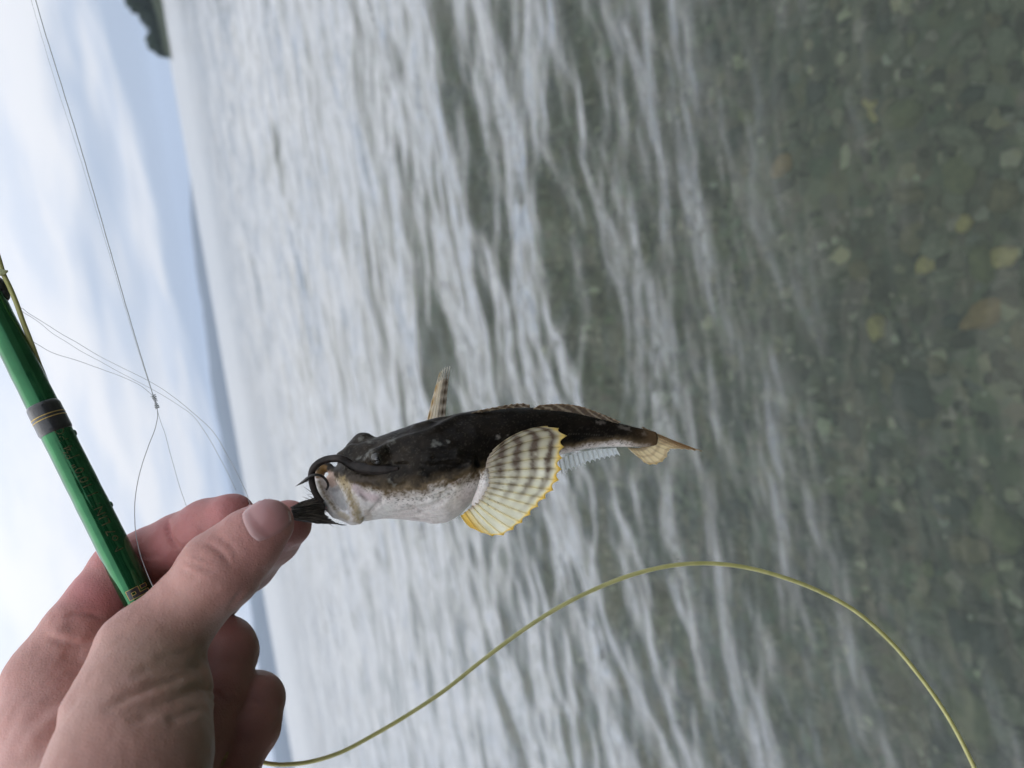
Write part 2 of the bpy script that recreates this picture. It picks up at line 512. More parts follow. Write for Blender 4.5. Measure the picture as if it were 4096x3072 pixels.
props(mesh_obj('hills', np.concatenate(hv), hf, hill_mat), kind='structure')

# headland: a low spit, its wood one dark mass at this distance
HD = 420.0
hl = [(-260, 3.6), (-160, 3.2), (-80, 3.0), (-30, 2.6), (0, 2.15), (18, 1.55), (30, 1.25), (42, 1.45), (51, 1.2), (55, 0.6), (57.5, 0.02)]
la = np.array([az_of(horizon_px(p), p) for p, e in hl]); le = np.array([e for p, e in hl])
o_ = np.argsort(la); la, le = la[o_], le[o_]
A = np.linspace(la[0] - 0.004, la[-1], 90); E = np.interp(A, la, le) * 0.5
hv = []
for f_, hfac in [(-0.02, -0.3), (0.0, 0.5), (0.05, 0.8), (0.12, 1.0), (0.22, 0.7), (0.3, -0.3)]:
    D = HD * (1 + f_); zz = np.maximum(HD * np.tan(np.radians(E)), 0.4) * hfac
    P = np.stack([D * np.sin(A), D * np.cos(A), zz], 1); hv.append(P)
n = len(A)
hf = [(i * n + j, i * n + j + 1, (i + 1) * n + j + 1, (i + 1) * n + j) for i in range(5) for j in range(n - 1)]
props(mesh_obj('headland', np.concatenate(hv), hf, simple_mat('headland_scrub', (0.045, 0.055, 0.035), 0.95, noise=0.3, scale=0.3, spec=0.1)), kind='structure')
leafV, leafF = [], []
trng = np.random.default_rng(5)
A2 = trng.uniform(la[0], la[-1] - 0.0005, 330)
kq = 0
for a in A2:
    H = HD * math.tan(math.radians(float(np.interp(a, la, le)))) * trng.uniform(0.62, 1.08)
    if H < 1.0: continue
    D = HD * (1 + trng.uniform(0.01, 0.14))
    base = np.array([D * math.sin(a), D * math.cos(a), 0.0])
    nl = 120
    hfrac = trng.uniform(0.12, 1.0, nl)
    rad = H * 0.34 * np.sqrt(np.clip(1 - (hfrac - 0.42) ** 2 / 0.36, 0.02, 1)) * trng.uniform(0.5, 1.1, nl)
    th = trng.uniform(0, 6.283, nl)
    C = base + np.stack([rad * np.cos(th), rad * np.sin(th), hfrac * H], 1)
    for c in C:
        s = H * trng.uniform(0.05, 0.10)
        u = trng.normal(size=3); u /= np.linalg.norm(u); w = np.cross(u, trng.normal(size=3)); w /= np.linalg.norm(w)
        leafV += [c - u * s, c - w * s * .7, c + u * s, c + w * s * .7]
        leafF.append((kq, kq + 1, kq + 2, kq + 3)); kq += 4
    tv, tf = tube([base + [0, 0, -0.5], base + [0, 0, H * 0.5], base + [0, 0, H * 0.9]], [H * .022, H * .015, H * .004], 5)
    leafV += list(tv); leafF += [tuple(i + kq for i in f) for f in tf]; kq += len(tv)
wood = mesh_obj('wood', np.array(leafV), leafF, simple_mat('dark_foliage', (0.040, 0.058, 0.034), 0.9, noise=0.4, scale=0.6, spec=0.15), smooth=False)
props(wood, 'dark green wood covering the low headland across the lake', 'wood', kind='stuff')

# ---- stones on the lake bed
def stone_mesh(name, seed, mat):
    bm = bmesh.new(); bmesh.ops.create_icosphere(bm, subdivisions=3, radius=1.0)
    me = bpy.data.meshes.new(name); bm.to_mesh(me); bm.free()
    co = np.empty(len(me.vertices) * 3); me.vertices.foreach_get('co', co); co = co.reshape(-1, 3)
    co = co * (1 + 0.42 * vnoise(co, 0.75, seed, 3))[:, None] + 0.05 * vnoise(co, 0.3, seed + 9, 2)[:, None]
    me.vertices.foreach_set('co', co.ravel()); me.update()
    me.polygons.foreach_set('use_smooth', [True] * len(me.polygons))
    me.materials.append(mat)
    return me
stone_mats = {
    'yellow': simple_mat('ochre_stone', (0.30, 0.25, 0.11), 0.7, noise=0.35, scale=3),
    'pale': simple_mat('pale_stone', (0.24, 0.235, 0.18), 0.7, noise=0.25, scale=3),
    'orange': simple_mat('rust_stone', (0.19, 0.12, 0.055), 0.75, noise=0.3, scale=3),
    'dark': simple_mat('dark_stone', (0.022, 0.028, 0.030), 0.7, noise=0.3, scale=3),
    'grey': simple_mat('grey_stone', (0.125, 0.130, 0.105), 0.8, noise=0.35, scale=3),
    'brown': simple_mat('brown_stone', (0.115, 0.095, 0.062), 0.8, noise=0.35, scale=3),
    'green': simple_mat('algae_stone', (0.105, 0.11, 0.06), 0.85, noise=0.35, scale=3)}
stone_me = {k: [stone_mesh('stone_' + k, 31 * i + 7 * j, m) for j in range(3)] for i, (k, m) in enumerate(stone_mats.items())}
def on_bed(px, py):
    r = ray(px, py)
    # bend at the water surface, then go on to the bed
    tW = -CAM_H / r[2]; P = CPOS + r * tW
    n1v, n2v = 1.0, 1.333
    hor = r.copy(); hor[2] = 0
    s = np.linalg.norm(hor) / n2v; d = hor / (np.linalg.norm(hor) + 1e-9) * s; d[2] = -math.sqrt(1 - s * s)
    for _ in range(200):
        z = float(bed_z(P[0], P[1]))
        if P[2] <= z: break
        P = P + d * 0.01
    return P
def put_stone(px, py, size_px, kind, label, group=None, flat=0.55, tall=0):
    P = on_bed(px, py); dist = np.linalg.norm(P - CPOS)
    s = size_px / FPX * dist * 0.5
    o = bpy.data.objects.new('stone', stone_me[kind][random.randrange(3)])
    col.objects.link(o)
    o.location = (P[0], P[1], float(bed_z(P[0], P[1])) + s * flat * 0.45)
    o.scale = (s * random.uniform(.8, 1.35), s * random.uniform(.55, 1.05), s * flat)
    o.rotation_euler = (random.uniform(-.2, .2), random.uniform(-.2, .2), random.uniform(0, 6.28))
    props(o, label, 'stone', group)
    return o
S4 = lambda x, y: (650 + x / 4.425, y / 4.425)        # close-up of the upper right of the photo -> frame pixels
S5 = lambda x, y: (650 + x / 4.222, 375 + y / 4.222)
special = [
    (S4(395, 285), 13, 'pale', 'small cream pebble alone under the rippled water'),
    (S4(860, 255), 15, 'pale', 'blue-white pebble catching the light beside flat grey stones'),
    (S4(985, 455), 12, 'yellow', 'upper of two touching mustard pebbles on the lake bed'),
    (S4(995, 505), 10, 'yellow', 'lower and rounder of two touching mustard pebbles'),
    (S4(610, 730), 22, 'orange', 'dull tan stone half lost under the ripples'),
    (S4(1400, 985), 17, 'yellow', 'knobbly yellow stone beside pale specks in the shallows'),
    (S4(1240, 1160), 25, 'yellow', 'large ochre stone with a dark hollow in its side'),
    (S4(1565, 1130), 21, 'yellow', 'brown-yellow stone near the white chip'),
    (S4(1645, 1100), 12, 'pale', 'white stone chip beside the brown-yellow stone'),
    (S4(1000, 1445), 23, 'yellow', 'flat sand-yellow stone with a notch'),
    (S4(1480, 1390), 30, 'orange', 'long rust-orange stone lying in the shallows'),
    (S4(1300, 1570), 12, 'pale', 'small white pebble beside a black stone'),
    (S4(1410, 670), 13, 'pale', 'pale pebble among small grey gravel'),
    (S4(1310, 705), 13, 'pale', 'cream-grey pebble leaning on another pale pebble'),
    (S4(1520, 535), 11, 'pale', 'tiny bright pebble close to the shore gravel'),
    (S4(1100, 200), 26, 'grey', 'broad flat grey stone with a pale top'),
    (S4(1430, 420), 22, 'dark', 'narrow black stone in the gravel near the shore'),
    (S5(1150, 100), 36, 'dark', 'big black stone sunk in the shallows beyond the fish tail'),
    (S5(840, 220), 26, 'dark', 'blue-black stone near the fish tail'),
    (S5(1430, 1110), 30, 'dark', 'dark slate stone beyond the pale weedy stone'),
    (S5(1380, 1430), 42, 'green', 'large pale weedy stone under the yellow line'),
    (S5(1500, 640), 40, 'green', 'mossy yellow-green stone by the white chips'),
    (S5(1450, 520), 12, 'pale', 'white chip standing by the mossy stone'),
    (S5(1550, 500), 16, 'pale', 'largest white chip above the mossy stone'),
    (S5(1525, 810), 14, 'pale', 'pale sliver of stone below the mossy stone'),
    (S5(1420, 355), 13, 'pale', 'small cream chip between the mossy and the black stone'),
    (S5(660, 780), 24, 'brown', 'tan stone under the arch of the yellow line'),
    (S5(1000, 450), 13, 'pale', 'dull pale pebble in green silt'),
    (S5(1060, 550), 14, 'pale', 'greenish white pebble in green silt'),
    (S5(650, 1215), 20, 'brown', 'beige stone under the inside of the line loop'),
]
for (p, s, k, lab) in special:
    put_stone(p[0], p[1], s, k, lab)
placed = 0
drab = {'grey': ('plain grey stone lying on the silty lake bed', 'grey stones on the lake bed'),
        'brown': ('dull brown stone lying on the silty lake bed', 'brown stones on the lake bed'),
        'green': ('olive algae-coated stone lying on the silty lake bed', 'algae-coated stones on the lake bed'),
        'dark': ('small blackish stone lying on the silty lake bed', 'blackish stones on the lake bed')}
while placed < 150:
    kk = random.choice(['grey', 'grey', 'brown', 'green', 'grey', 'dark'])
    px = 1060 - 420 * random.random() ** 1.3; py = random.uniform(-20, 790)
    put_stone(px, py, random.uniform(9, 26) * (0.75 + 0.35 * (px - 640) / 400), kk,
              drab[kk][0], drab[kk][1])
    placed += 1
# gravel: too many to count
gV, gF, kq = [], [], 0
ico = [(0.0, 0, .6), (.9, 0, .1), (.2, .9, .1), (-.8, .4, .1), (-.6, -.7, .1), (.4, -.85, .1), (0, 0, -.4)]
icf = [(0, 1, 2), (0, 2, 3), (0, 3, 4), (0, 4, 5), (0, 5, 1), (6, 2, 1), (6, 3, 2), (6, 4, 3), (6, 5, 4), (6, 1, 5)]
ico = np.array(ico)
grng = np.random.default_rng(3)
N = 24000
gr_ = 0.5 + 4.2 * grng.random(N) ** 0.8; ga = grng.uniform(-1.2, 1.2, N)
gx, gy = gr_ * np.sin(ga), gr_ * np.cos(ga) - 0.1
gz = bed_z(gx, gy); gs = np.minimum(np.exp(grng.normal(math.log(0.0130), 0.45, N)), 0.027)
ct, st = np.cos(grng.uniform(0, 6.28, N)), np.sin(grng.uniform(0, 6.28, N))
P = ico[None] * gs[:, None, None] * grng.uniform(.7, 1.3, (N, 1, 3))
Q = np.stack([P[..., 0] * ct[:, None] - P[..., 1] * st[:, None], P[..., 0] * st[:, None] + P[..., 1] * ct[:, None], P[..., 2]], -1)
Q += np.stack([gx, gy, gz + 0.004], 1)[:, None]
gF = (np.array(icf)[None] + (np.arange(N) * 7)[:, None, None]).reshape(-1, 3)
shade = grng.choice([0.02, 0.05, 0.09, 0.14, 0.2, 0.32], N, p=[.22, .24, .24, .17, .09, .04])
tint = np.stack([shade * grng.uniform(.95, 1.12, N), shade, shade * grng.uniform(.72, .98, N)], 1)
gm, nt, b = new_mat('gravel'); at_ = nd(nt, 'ShaderNodeAttribute', attribute_name='Col')
nt.links.new(at_.outputs['Color'], b.inputs['Base Color']); b.inputs['Roughness'].default_value = 0.85
props(mesh_obj('gravel', Q.reshape(-1, 3), gF, gm, smooth=False, colors=np.repeat(tint, 7, 0)),
      'fine mixed gravel covering the shallow lake bed', 'gravel', kind='stuff')
# ================================================================== THE HAND
# lengths in millimetres in the camera's axes; points come from a close-up of the photo (zx, zy), depth d, radius in close-up pixels
def Z1(zx, zy): return zx / 5.217, 450 + zy / 5.217
def J(zx, zy, d, r):
    px, py = Z1(zx, zy)
    return (Vm(px, py, d), r / 5.217 / FPX * d)
thumb = [J(1400, 388, 197, 132), J(1300, 480, 196, 165), J(1150, 625, 194, 203), J(960, 840, 193, 190), J(775, 1060, 188, 258),
         J(740, 1320, 180, 335), J(690, 1620, 168, 385), J(560, 2050, 156, 470)]
back = [J(290, 1215, 206, 230), J(315, 1420, 199, 276), J(365, 1680, 188, 315), J(430, 2100, 174, 360)]
arm = [J(510, 2120, 166, 500), J(470, 2500, 158, 530), J(420, 2950, 152, 560)]
palm = [J(520, 1500, 206, 300), J(640, 1330, 214, 230), J(600, 2000, 180, 420)]
web = [J(350, 1130, 211, 165), J(560, 1120, 211, 150), J(760, 1130, 203, 190)]
index = [J(290, 1200, 207, 228), J(420, 960, 211, 190), J(520, 800, 217, 165), J(640, 620, 224, 150), J(790, 545, 226, 140), J(930, 480, 226, 142), J(1080, 400, 224, 138), J(1205, 348, 221, 122)]
middle = [J(520, 1180, 235, 190), J(760, 1020, 243, 170), J(950, 890, 245, 165), J(1110, 745, 241, 150), J(1290, 585, 234, 145), J(1420, 455, 226, 138), J(1500, 385, 220, 125)]
ring = [J(600, 1400, 238, 200), J(900, 1180, 240, 170), J(1170, 1030, 234, 152), J(1185, 1060, 230, 150), J(1140, 1270, 222, 152), J(1060, 1500, 213, 146), J(990, 1750, 207, 130)]
pinky = [J(720, 1650, 235, 190), J(1050, 1450, 238, 150), J(1335, 1295, 232, 130), J(1345, 1310, 228, 130), J(1320, 1450, 222, 132), J(1225, 1650, 215, 122), J(1130, 1800, 210, 115)]
def hand_sdf(P):
    body = smin(chain_sd(P, back, 4), chain_sd(P, palm, 4), 8)
    body = smin(body, chain_sd(P, arm, 8), 10)
    body = smin(body, chain_sd(P, web, 4), 5)
    d = smin(body, chain_sd(P, thumb, 3), 5)
    d = smin(d, smin(body, chain_sd(P, index, 2.5), 5), 0.3)
    for f, k in ((middle, 2.5), (ring, 2.5), (pinky, 2.5)):
        d = smin(d, chain_sd(P, f, k), 0.35)
    return d
allp = np.array([p for c in (thumb, back, arm, palm, web, index, middle, ring, pinky) for p, r in c])
allr = np.array([r for c in (thumb, back, arm, palm, web, index, middle, ring, pinky) for p, r in c])
hv, hf = surface_nets(hand_sdf, (allp - allr[:, None]).min(0) - 4, (allp + allr[:, None]).max(0) + 4, 0.8)
hn_ = normals_of(hand_sdf, hv)
hv = relax(hv, hf, 2, 0.5)
folds = [
    # thumb knuckle
    ([(1060, 480), (1125, 515), (1175, 560), (1205, 610)], 0.55, 0.55), ([(940, 570), (1010, 595), (1080, 625), (1140, 640)], 0.6, 0.5),
    ([(1150, 465), (1195, 490), (1230, 535), (1245, 560)], 0.5, 0.3), ([(985, 545), (1040, 560), (1090, 575)], 0.5, 0.3),
    ([(925, 615), (1000, 650), (1060, 665)], 0.7, 0.3), ([(1095, 440), (1150, 455), (1180, 480)], 0.5, 0.25),
    # thumb base wrinkles
    ([(1066, 1078), (980, 1092), (930, 1104), (800, 1136), (660, 1180)], 2.0, 0.8), ([(1050, 1112), (990, 1120), (900, 1140), (840, 1160), (760, 1180)], 1.0, 0.35), ([(1066, 1128), (930, 1178), (780, 1232), (640, 1292), (520, 1375)], 1.8, 1.25),
    ([(1076, 1190), (1000, 1224), (940, 1243), (800, 1293), (610, 1372)], 1.9, 0.8), ([(1060, 1232), (1000, 1250), (900, 1290), (830, 1312), (740, 1345)], 1.0, 0.35), ([(1086, 1245), (1010, 1277), (950, 1303), (820, 1352), (650, 1430)], 2.1, 0.95),
    ([(1075, 1330), (980, 1365), (860, 1410)], 1.6, 0.7), ([(1020, 1040), (900, 1060), (800, 1085)], 1.3, 0.5),
    # web between thumb and forefinger
    ([(235, 968), (310, 996), (400, 1014), (485, 1010)], 0.9, 0.9), ([(320, 878), (390, 850), (465, 850), (545, 878)], 0.8, 0.7),
    ([(320, 1060), (390, 1072), (440, 1068)], 2.2, 0.5), ([(325, 905), (370, 925), (400, 955), (430, 985)], 2.4, 0.35),
    ([(250, 930), (330, 960), (410, 975), (480, 972)], 2.2, -0.6),
    # forefinger joints
    ([(872, 352), (876, 410), (895, 470), (950, 530)], 0.8, 1.0), ([(705, 560), (770, 558), (850, 540)], 0.6, 0.4),
    ([(1000, 372), (1045, 405), (1070, 430)], 0.45, 0.25), ([(660, 470), (690, 520), (720, 600)], 0.8, 0.5),
    # middle, ring and little finger
    ([(1490, 540), (1530, 520), (1550, 490)], 0.6, 0.3), ([(1190, 845), (1230, 780), (1270, 740)], 0.8, 0.5),
    ([(1060, 1235), (1120, 1262), (1170, 1310), (1200, 1350)], 0.7, 0.5), ([(1085, 1290), (1130, 1310), (1170, 1350)], 0.6, 0.3),
    ([(1290, 1300), (1335, 1320), (1375, 1360), (1400, 1400)], 0.7, 0.5), ([(1330, 1180), (1380, 1190), (1420, 1215)], 0.5, 0.25),
    ([(1325, 1200), (1375, 1212), (1420, 1240)], 0.5, 0.25), ([(1400, 1480), (1440, 1440), (1460, 1400)], 0.6, 0.3),
    # tendons
    ([(400, 1270), (300, 1390), (190, 1490), (90, 1590)], 3.2, -1.0), ([(230, 1260), (140, 1400), (80, 1560)], 3.0, -0.5),
]
hv = crease(hv, hn_, hand_sdf, folds, Z1)
hv = hv - hn_ * (0.10 * vnoise(hv, 2.2, 4, 2) + 0.22 * vnoise(hv, 9.0, 6, 2))[:, None]
# skin tone: pinker on the finger pads and joints, yellower on the outer thumb base
def near_chain(P, pts):
    return np.min([np.linalg.norm(P - p, axis=1) - r for p, r in pts], axis=0)
w_idx = np.exp(-np.clip(near_chain(hv, index[2:]), 0, 9) / 3)
w_tip = np.exp(-np.clip(near_chain(hv, [thumb[0], middle[-1], index[-1]]), 0, 30) / 7)
w_fng = np.exp(-np.clip(near_chain(hv, ring[2:] + pinky[2:] + middle[2:]), 0, 9) / 3)
w_wr = np.exp(-np.clip(near_chain(hv, [J(900, 1250, 178, 200), J(800, 1500, 172, 250)]), 0, 40) / 9)
base = np.array([0.455, 0.238, 0.200])
C = np.tile(base, (len(hv), 1))
def blend(C, w, c): return C * (1 - w[:, None]) + w[:, None] * np.array(c)
C = blend(C, w_wr * 0.75, (0.37, 0.272, 0.195))
C = blend(C, np.clip(w_idx, 0, 1) * 0.85, (0.49, 0.165, 0.168))
C = blend(C, np.clip(w_fng, 0, 1) * 0.55, (0.40, 0.172, 0.155))
C = blend(C, np.clip(w_tip, 0, 1) * 0.55, (0.44, 0.190, 0.175))
C *= (1 + 0.07 * vnoise(hv, 6, 12, 3) + 0.05 * vnoise(hv, 1.6, 13, 2))[:, None]
C[:, 1:] *= (1 - 0.06 * vnoise(hv, 11, 15, 2))[:, None]

skin, nt, b = new_mat('skin')
a = nd(nt, 'ShaderNodeAttribute', attribute_name='Col')
t = nd(nt, 'ShaderNodeTexCoord')
vor = nd(nt, 'ShaderNodeTexVoronoi', Scale=1100.0, feature='DISTANCE_TO_EDGE')
nz = nd(nt, 'ShaderNodeTexNoise', Scale=420.0, Detail=4.0)
wv_ = nd(nt, 'ShaderNodeTexWave', Scale=520.0, Distortion=3.0, Detail=1.0); wv_.inputs['Detail Scale'].default_value = 0.15
for n in (vor, nz, wv_): nt.links.new(t.outputs['Object'], n.inputs['Vector'])
ad = nd(nt, 'ShaderNodeMath', operation='MULTIPLY_ADD'); ad.inputs[1].default_value = 0.5
nt.links.new(vor.outputs['Distance'], ad.inputs[0]); nt.links.new(nz.outputs['Fac'], ad.inputs[2])
ad2 = nd(nt, 'ShaderNodeMath', operation='MULTIPLY_ADD'); ad2.inputs[1].default_value = 0.025
nt.links.new(wv_.outputs['Fac'], ad2.inputs[0]); nt.links.new(ad.outputs[0], ad2.inputs[2])
bp = nd(nt, 'ShaderNodeBump', Strength=0.6, Distance=0.0004)
nt.links.new(ad2.outputs[0], bp.inputs['Height']); nt.links.new(bp.outputs[0], b.inputs['Normal'])
nt.links.new(a.outputs['Color'], b.inputs['Base Color'])
b.inputs['Roughness'].default_value = 0.48
b.inputs['Subsurface Weight'].default_value = 0.35
b.inputs['Subsurface Radius'].default_value = (1.0, 0.35, 0.2); b.inputs['Subsurface Scale'].default_value = 0.0022
b.inputs['Specular IOR Level'].default_value = 0.38
HAND_O = m2w(back[2][0])
hand = mesh_obj('person', m2w(hv), hf, skin, origin=HAND_O, colors=C)
props(hand, 'bare hand reaching out over the lake, pinching a black fly between thumb and fingers', 'person')

# thumb nail, laid on the dorsal skin of the thumb tip
nail_mat, nt, b = new_mat('fingernail')
a = nd(nt, 'ShaderNodeAttribute', attribute_name='Col'); nt.links.new(a.outputs['Color'], b.inputs['Base Color'])
b.inputs['Roughness'].default_value = 0.24; b.inputs['Subsurface Weight'].default_value = 0.3
b.inputs['Subsurface Radius'].default_value = (1, .4, .3); b.inputs['Subsurface Scale'].default_value = 0.0015
b.inputs['Coat Weight'].default_value = 0.25; b.inputs['Coat Roughness'].default_value = 0.2
n_u, n_v = 34, 30
U, W = np.meshgrid(np.linspace(-1, 1, n_u), np.linspace(-1, 1, n_v))
k = 0.5
su = U * np.sqrt(1 - k * W * W * 0.75); sw = W * np.sqrt(1 - k * U * U * 0.75)      # rounded square
# nail axis in the close-up: from the cuticle (lower left) to the tip (upper right)
ax = np.array([0.86, -0.51]); ay = np.array([0.51, 0.86])
cz = np.array([1392, 355])
zx = cz[0] + su * 132 * ax[0] + sw * 112 * ay[0]; zy = cz[1] + su * 132 * ax[1] + sw * 112 * ay[1]
px_, py_ = Z1(zx.ravel(), zy.ravel())
S, miss = trace(hand_sdf, px_, py_)
nn = normals_of(hand_sdf, S)
edge = np.maximum(np.abs(U), np.abs(W)).ravel()
S = S + nn * (0.30 - 0.65 * np.clip((edge - 0.72) / 0.28, 0, 1) ** 2)[:, None]
f_ = [(j * n_u + i, j * n_u + i + 1, (j + 1) * n_u + i + 1, (j + 1) * n_u + i) for j in range(n_v - 1) for i in range(n_u - 1)]
grad_ok = np.linalg.norm(np.gradient(S.reshape(n_v, n_u, 3), axis=1), axis=2).ravel() < 1.6
f_ = [q for q in f_ if not any(miss[list(q)]) and all(grad_ok[list(q)])]
nc = np.tile(np.array([0.46, 0.235, 0.225]), (len(S), 1))
lun = np.clip((-U.ravel() - 0.62 + 0.25 * W.ravel() ** 2) / 0.12, 0, 1); nc = nc * (1 - lun[:, None] * 0.4) + lun[:, None] * 0.4 * np.array([0.60, 0.42, 0.40])
tipw = np.clip((U.ravel() - 0.80) / 0.1, 0, 1); nc = nc * (1 - tipw[:, None] * 0.5) + tipw[:, None] * 0.5 * np.array([0.6, 0.45, 0.40])
# keep the one connected patch
idx_ = {}
par = list(range(len(S)))
def find(a_):
    while par[a_] != a_:
        par[a_] = par[par[a_]]; a_ = par[a_]
    return a_
for q in f_:
    for k_ in q[1:]: par[find(k_)] = find(q[0])
roots = [find(q[0]) for q in f_]
best = max(set(roots), key=roots.count)
f_ = [q for q, r_2 in zip(f_, roots) if r_2 == best]
used = sorted({k_ for q in f_ for k_ in q}); remap = {k_: i_ for i_, k_ in enumerate(used)}
f_ = [tuple(remap[k_] for k_ in q) for q in f_]; S = S[used]; nc = nc[used]
child('fingernail', m2w(S), [q[::-1] for q in f_], nail_mat, hand, colors=nc)

# ================================================================== THE ROD
ROD_D0, ROD_D1 = 0.2125, 0.2125
rod_px = np.array([0.448, 0.894])
def rod_pt(t, d=None):           # t in pixels along the axis, 0 = start of the black wrap
    p = np.array([42.8, 405.5]) + rod_px * t
    return V(p[0], p[1], ROD_D0)
rod_dir = rod_pt(100) - rod_pt(0); PXM = np.linalg.norm(rod_dir) / 100; rod_dir /= np.linalg.norm(rod_dir)
def rod_r(t): return (14.2 + 0.0045 * t) * 0.2125 / FPX
rod = empty('fishing_rod', rod_pt(520))
props(rod, 'green fly rod with a black wrapped band, held in the hand', 'fishing rod')
to_cam = CPOS - rod_pt(100); rod_n = to_cam - rod_dir * (to_cam @ rod_dir); rod_n /= np.linalg.norm(rod_n)
rod_s = np.cross(rod_n, rod_dir)                # sideways in the picture
if (rod_s @ ROT)[0] < 0: rod_s = -rod_s         # points to the picture's right
green, nt, b = new_mat('green_lacquer')
t_ = nd(nt, 'ShaderNodeTexCoord'); n_ = nd(nt, 'ShaderNodeTexNoise', Scale=160.0, Detail=5.0)
nt.links.new(t_.outputs['Object'], n_.inputs['Vector'])
r_ = nd(nt, 'ShaderNodeValToRGB'); r_.color_ramp.elements[0].position = .3; r_.color_ramp.elements[1].position = .75
r_.color_ramp.elements[0].color = (0.011, 0.095, 0.032, 1); r_.color_ramp.elements[1].color = (0.022, 0.150, 0.054, 1)
nt.links.new(n_.outputs['Fac'], r_.inputs[0]); nt.links.new(r_.outputs[0], b.inputs['Base Color'])
b.inputs['Roughness'].default_value = 0.11; b.inputs['Metallic'].default_value = 0.7; b.inputs['Coat Weight'].default_value = 0.35; b.inputs['Coat Roughness'].default_value = 0.03
n2b = nd(nt, 'ShaderNodeTexNoise', Scale=420.0, Detail=3.0); nt.links.new(t_.outputs['Object'], n2b.inputs['Vector'])
bp = nd(nt, 'ShaderNodeBump', Strength=0.06, Distance=0.0003); nt.links.new(n2b.outputs['Fac'], bp.inputs['Height'])
nt.links.new(bp.outputs[0], b.inputs['Normal']); nt.links.new(bp.outputs[0], b.inputs['Coat Normal'])
ts = np.linspace(-600, 330, 120)
v, f = tube([rod_pt(q) for q in ts], [rod_r(q) * (1 + 0.012 * math.sin(q * .21) * math.sin(q * .047)) for q in ts], 40)
child('blank', v, f, green, rod)
black = simple_mat('black_thread', (0.012, 0.012, 0.013), 0.35, noise=0.4, scale=900, coat=0.7, bump=0.3)
gold = simple_mat('gold_print', (0.42, 0.30, 0.10), 0.4, metallic=0.6, noise=0.2, scale=800)
ts = np.r_[-1.0, np.linspace(0, 30, 40), 31.0]
rr = [rod_r(q) * (1.005 + 0.075 * min(1, min(q + 1, 31 - q) / 3.0) + 0.004 * math.sin(q * 4.1)) for q in ts]
v, f = tube([rod_pt(q) for q in ts], rr, 40)
wrap = child('thread_wrap', v, f, black, rod)
for q0 in (12.5, 16.0):
    ts = np.linspace(q0 - 0.55, q0 + 0.55, 6)
    v, f = tube([rod_pt(q) for q in ts], [rod_r(q) * (1.083 + 0.02 * math.sin((q - q0 + .55) / 1.1 * math.pi)) for q in ts], 40)
    child('gold_ring', v, f, gold, wrap)
# dark guide wrap at the upper end and cork grip hidden in the fist
ts = np.linspace(-190, -122, 40)
v, f = tube([rod_pt(q) for q in ts], [rod_r(q) * (1.03 + 0.10 * math.sin((q + 190) / 68 * math.pi) ** .5 + 0.03 * random.random()) for q in ts], 32)
child('guide_wrap', v, f, black, rod)
cork = simple_mat('cork', (0.36, 0.24, 0.13), 0.8, noise=0.35, scale=600, bump=0.4)
ts = np.linspace(326, 420, 20)
v, f = tube([rod_pt(q) for q in ts], [rod_r(q) * 1.04 for q in ts], 32)
child('grip', v, f, cork, rod)
# small drips of varnish on the edge of the blank
for q, s_, side in ((37, .55, 1), (118, .5, 1), (-122, 1.6, 1), (-128, 1.9, 1)):
    c = rod_pt(q) + rod_s * side * rod_r(q) * 1.0
    ts = np.linspace(-1, 1, 9)
    v, f = tube([c + rod_dir * k_ * 0.0013 * s_ * 1.4 for k_ in ts], [0.0009 * s_ * math.sqrt(max(1 - k_ * k_, 0.01)) for k_ in ts], 10)
    child('varnish_bead', v, f, black if q < 0 else green, rod)

def wrap_on_rod(co, t0, ang0, lift):
    """flat glyph coordinates (x along the rod towards its tip, y round the rod; metres) onto the blank"""
    out = []
    for x, y in co:
        t = t0 - x / PXM
        R_ = rod_r(t) * lift
        a_ = ang0 - y / R_
        out.append(rod_pt(t) + R_ * (rod_n * math.cos(a_) + rod_s * math.sin(a_)))
    return np.array(out)
def rod_text(body, size, t0, ang0, mat, name='lettering', lift=1.006):
    cu_ = bpy.data.curves.new(name, 'FONT'); cu_.body = body; cu_.size = size; cu_.space_character = 1.15
    tmp = bpy.data.objects.new(name, cu_); col.objects.link(tmp)
    dg = bpy.context.evaluated_depsgraph_get()
    me = bpy.data.meshes.new_from_object(tmp.evaluated_get(dg))
    bm = bmesh.new(); bm.from_mesh(me)
    bmesh.ops.triangulate(bm, faces=bm.faces)
    bmesh.ops.subdivide_edges(bm, edges=[e for e in bm.edges if e.calc_length() > size * .25], cuts=2)
    bm.to_mesh(me); bm.free()
    co = np.array([(v_.co.x, v_.co.y) for v_ in me.vertices]); fs = [tuple(p.vertices) for p in me.polygons]
    col.objects.unlink(tmp); bpy.data.objects.remove(tmp)
    co = co - np.array([0, size * 0.36])
    return child(name, wrap_on_rod(co, t0, ang0, lift), fs, mat, rod, smooth=False)
faded = simple_mat('faded_gold_print', (0.075, 0.07, 0.028), 0.5, metallic=0.3, noise=0.5, scale=900)
rod_text("No7 LINE | 10'0\" | 4 PC", 8.6 * PXM / 0.72, 165, 0.20, faded)
rod_text("oz", 6.0 * PXM / 0.72, 62, -0.12, faded)
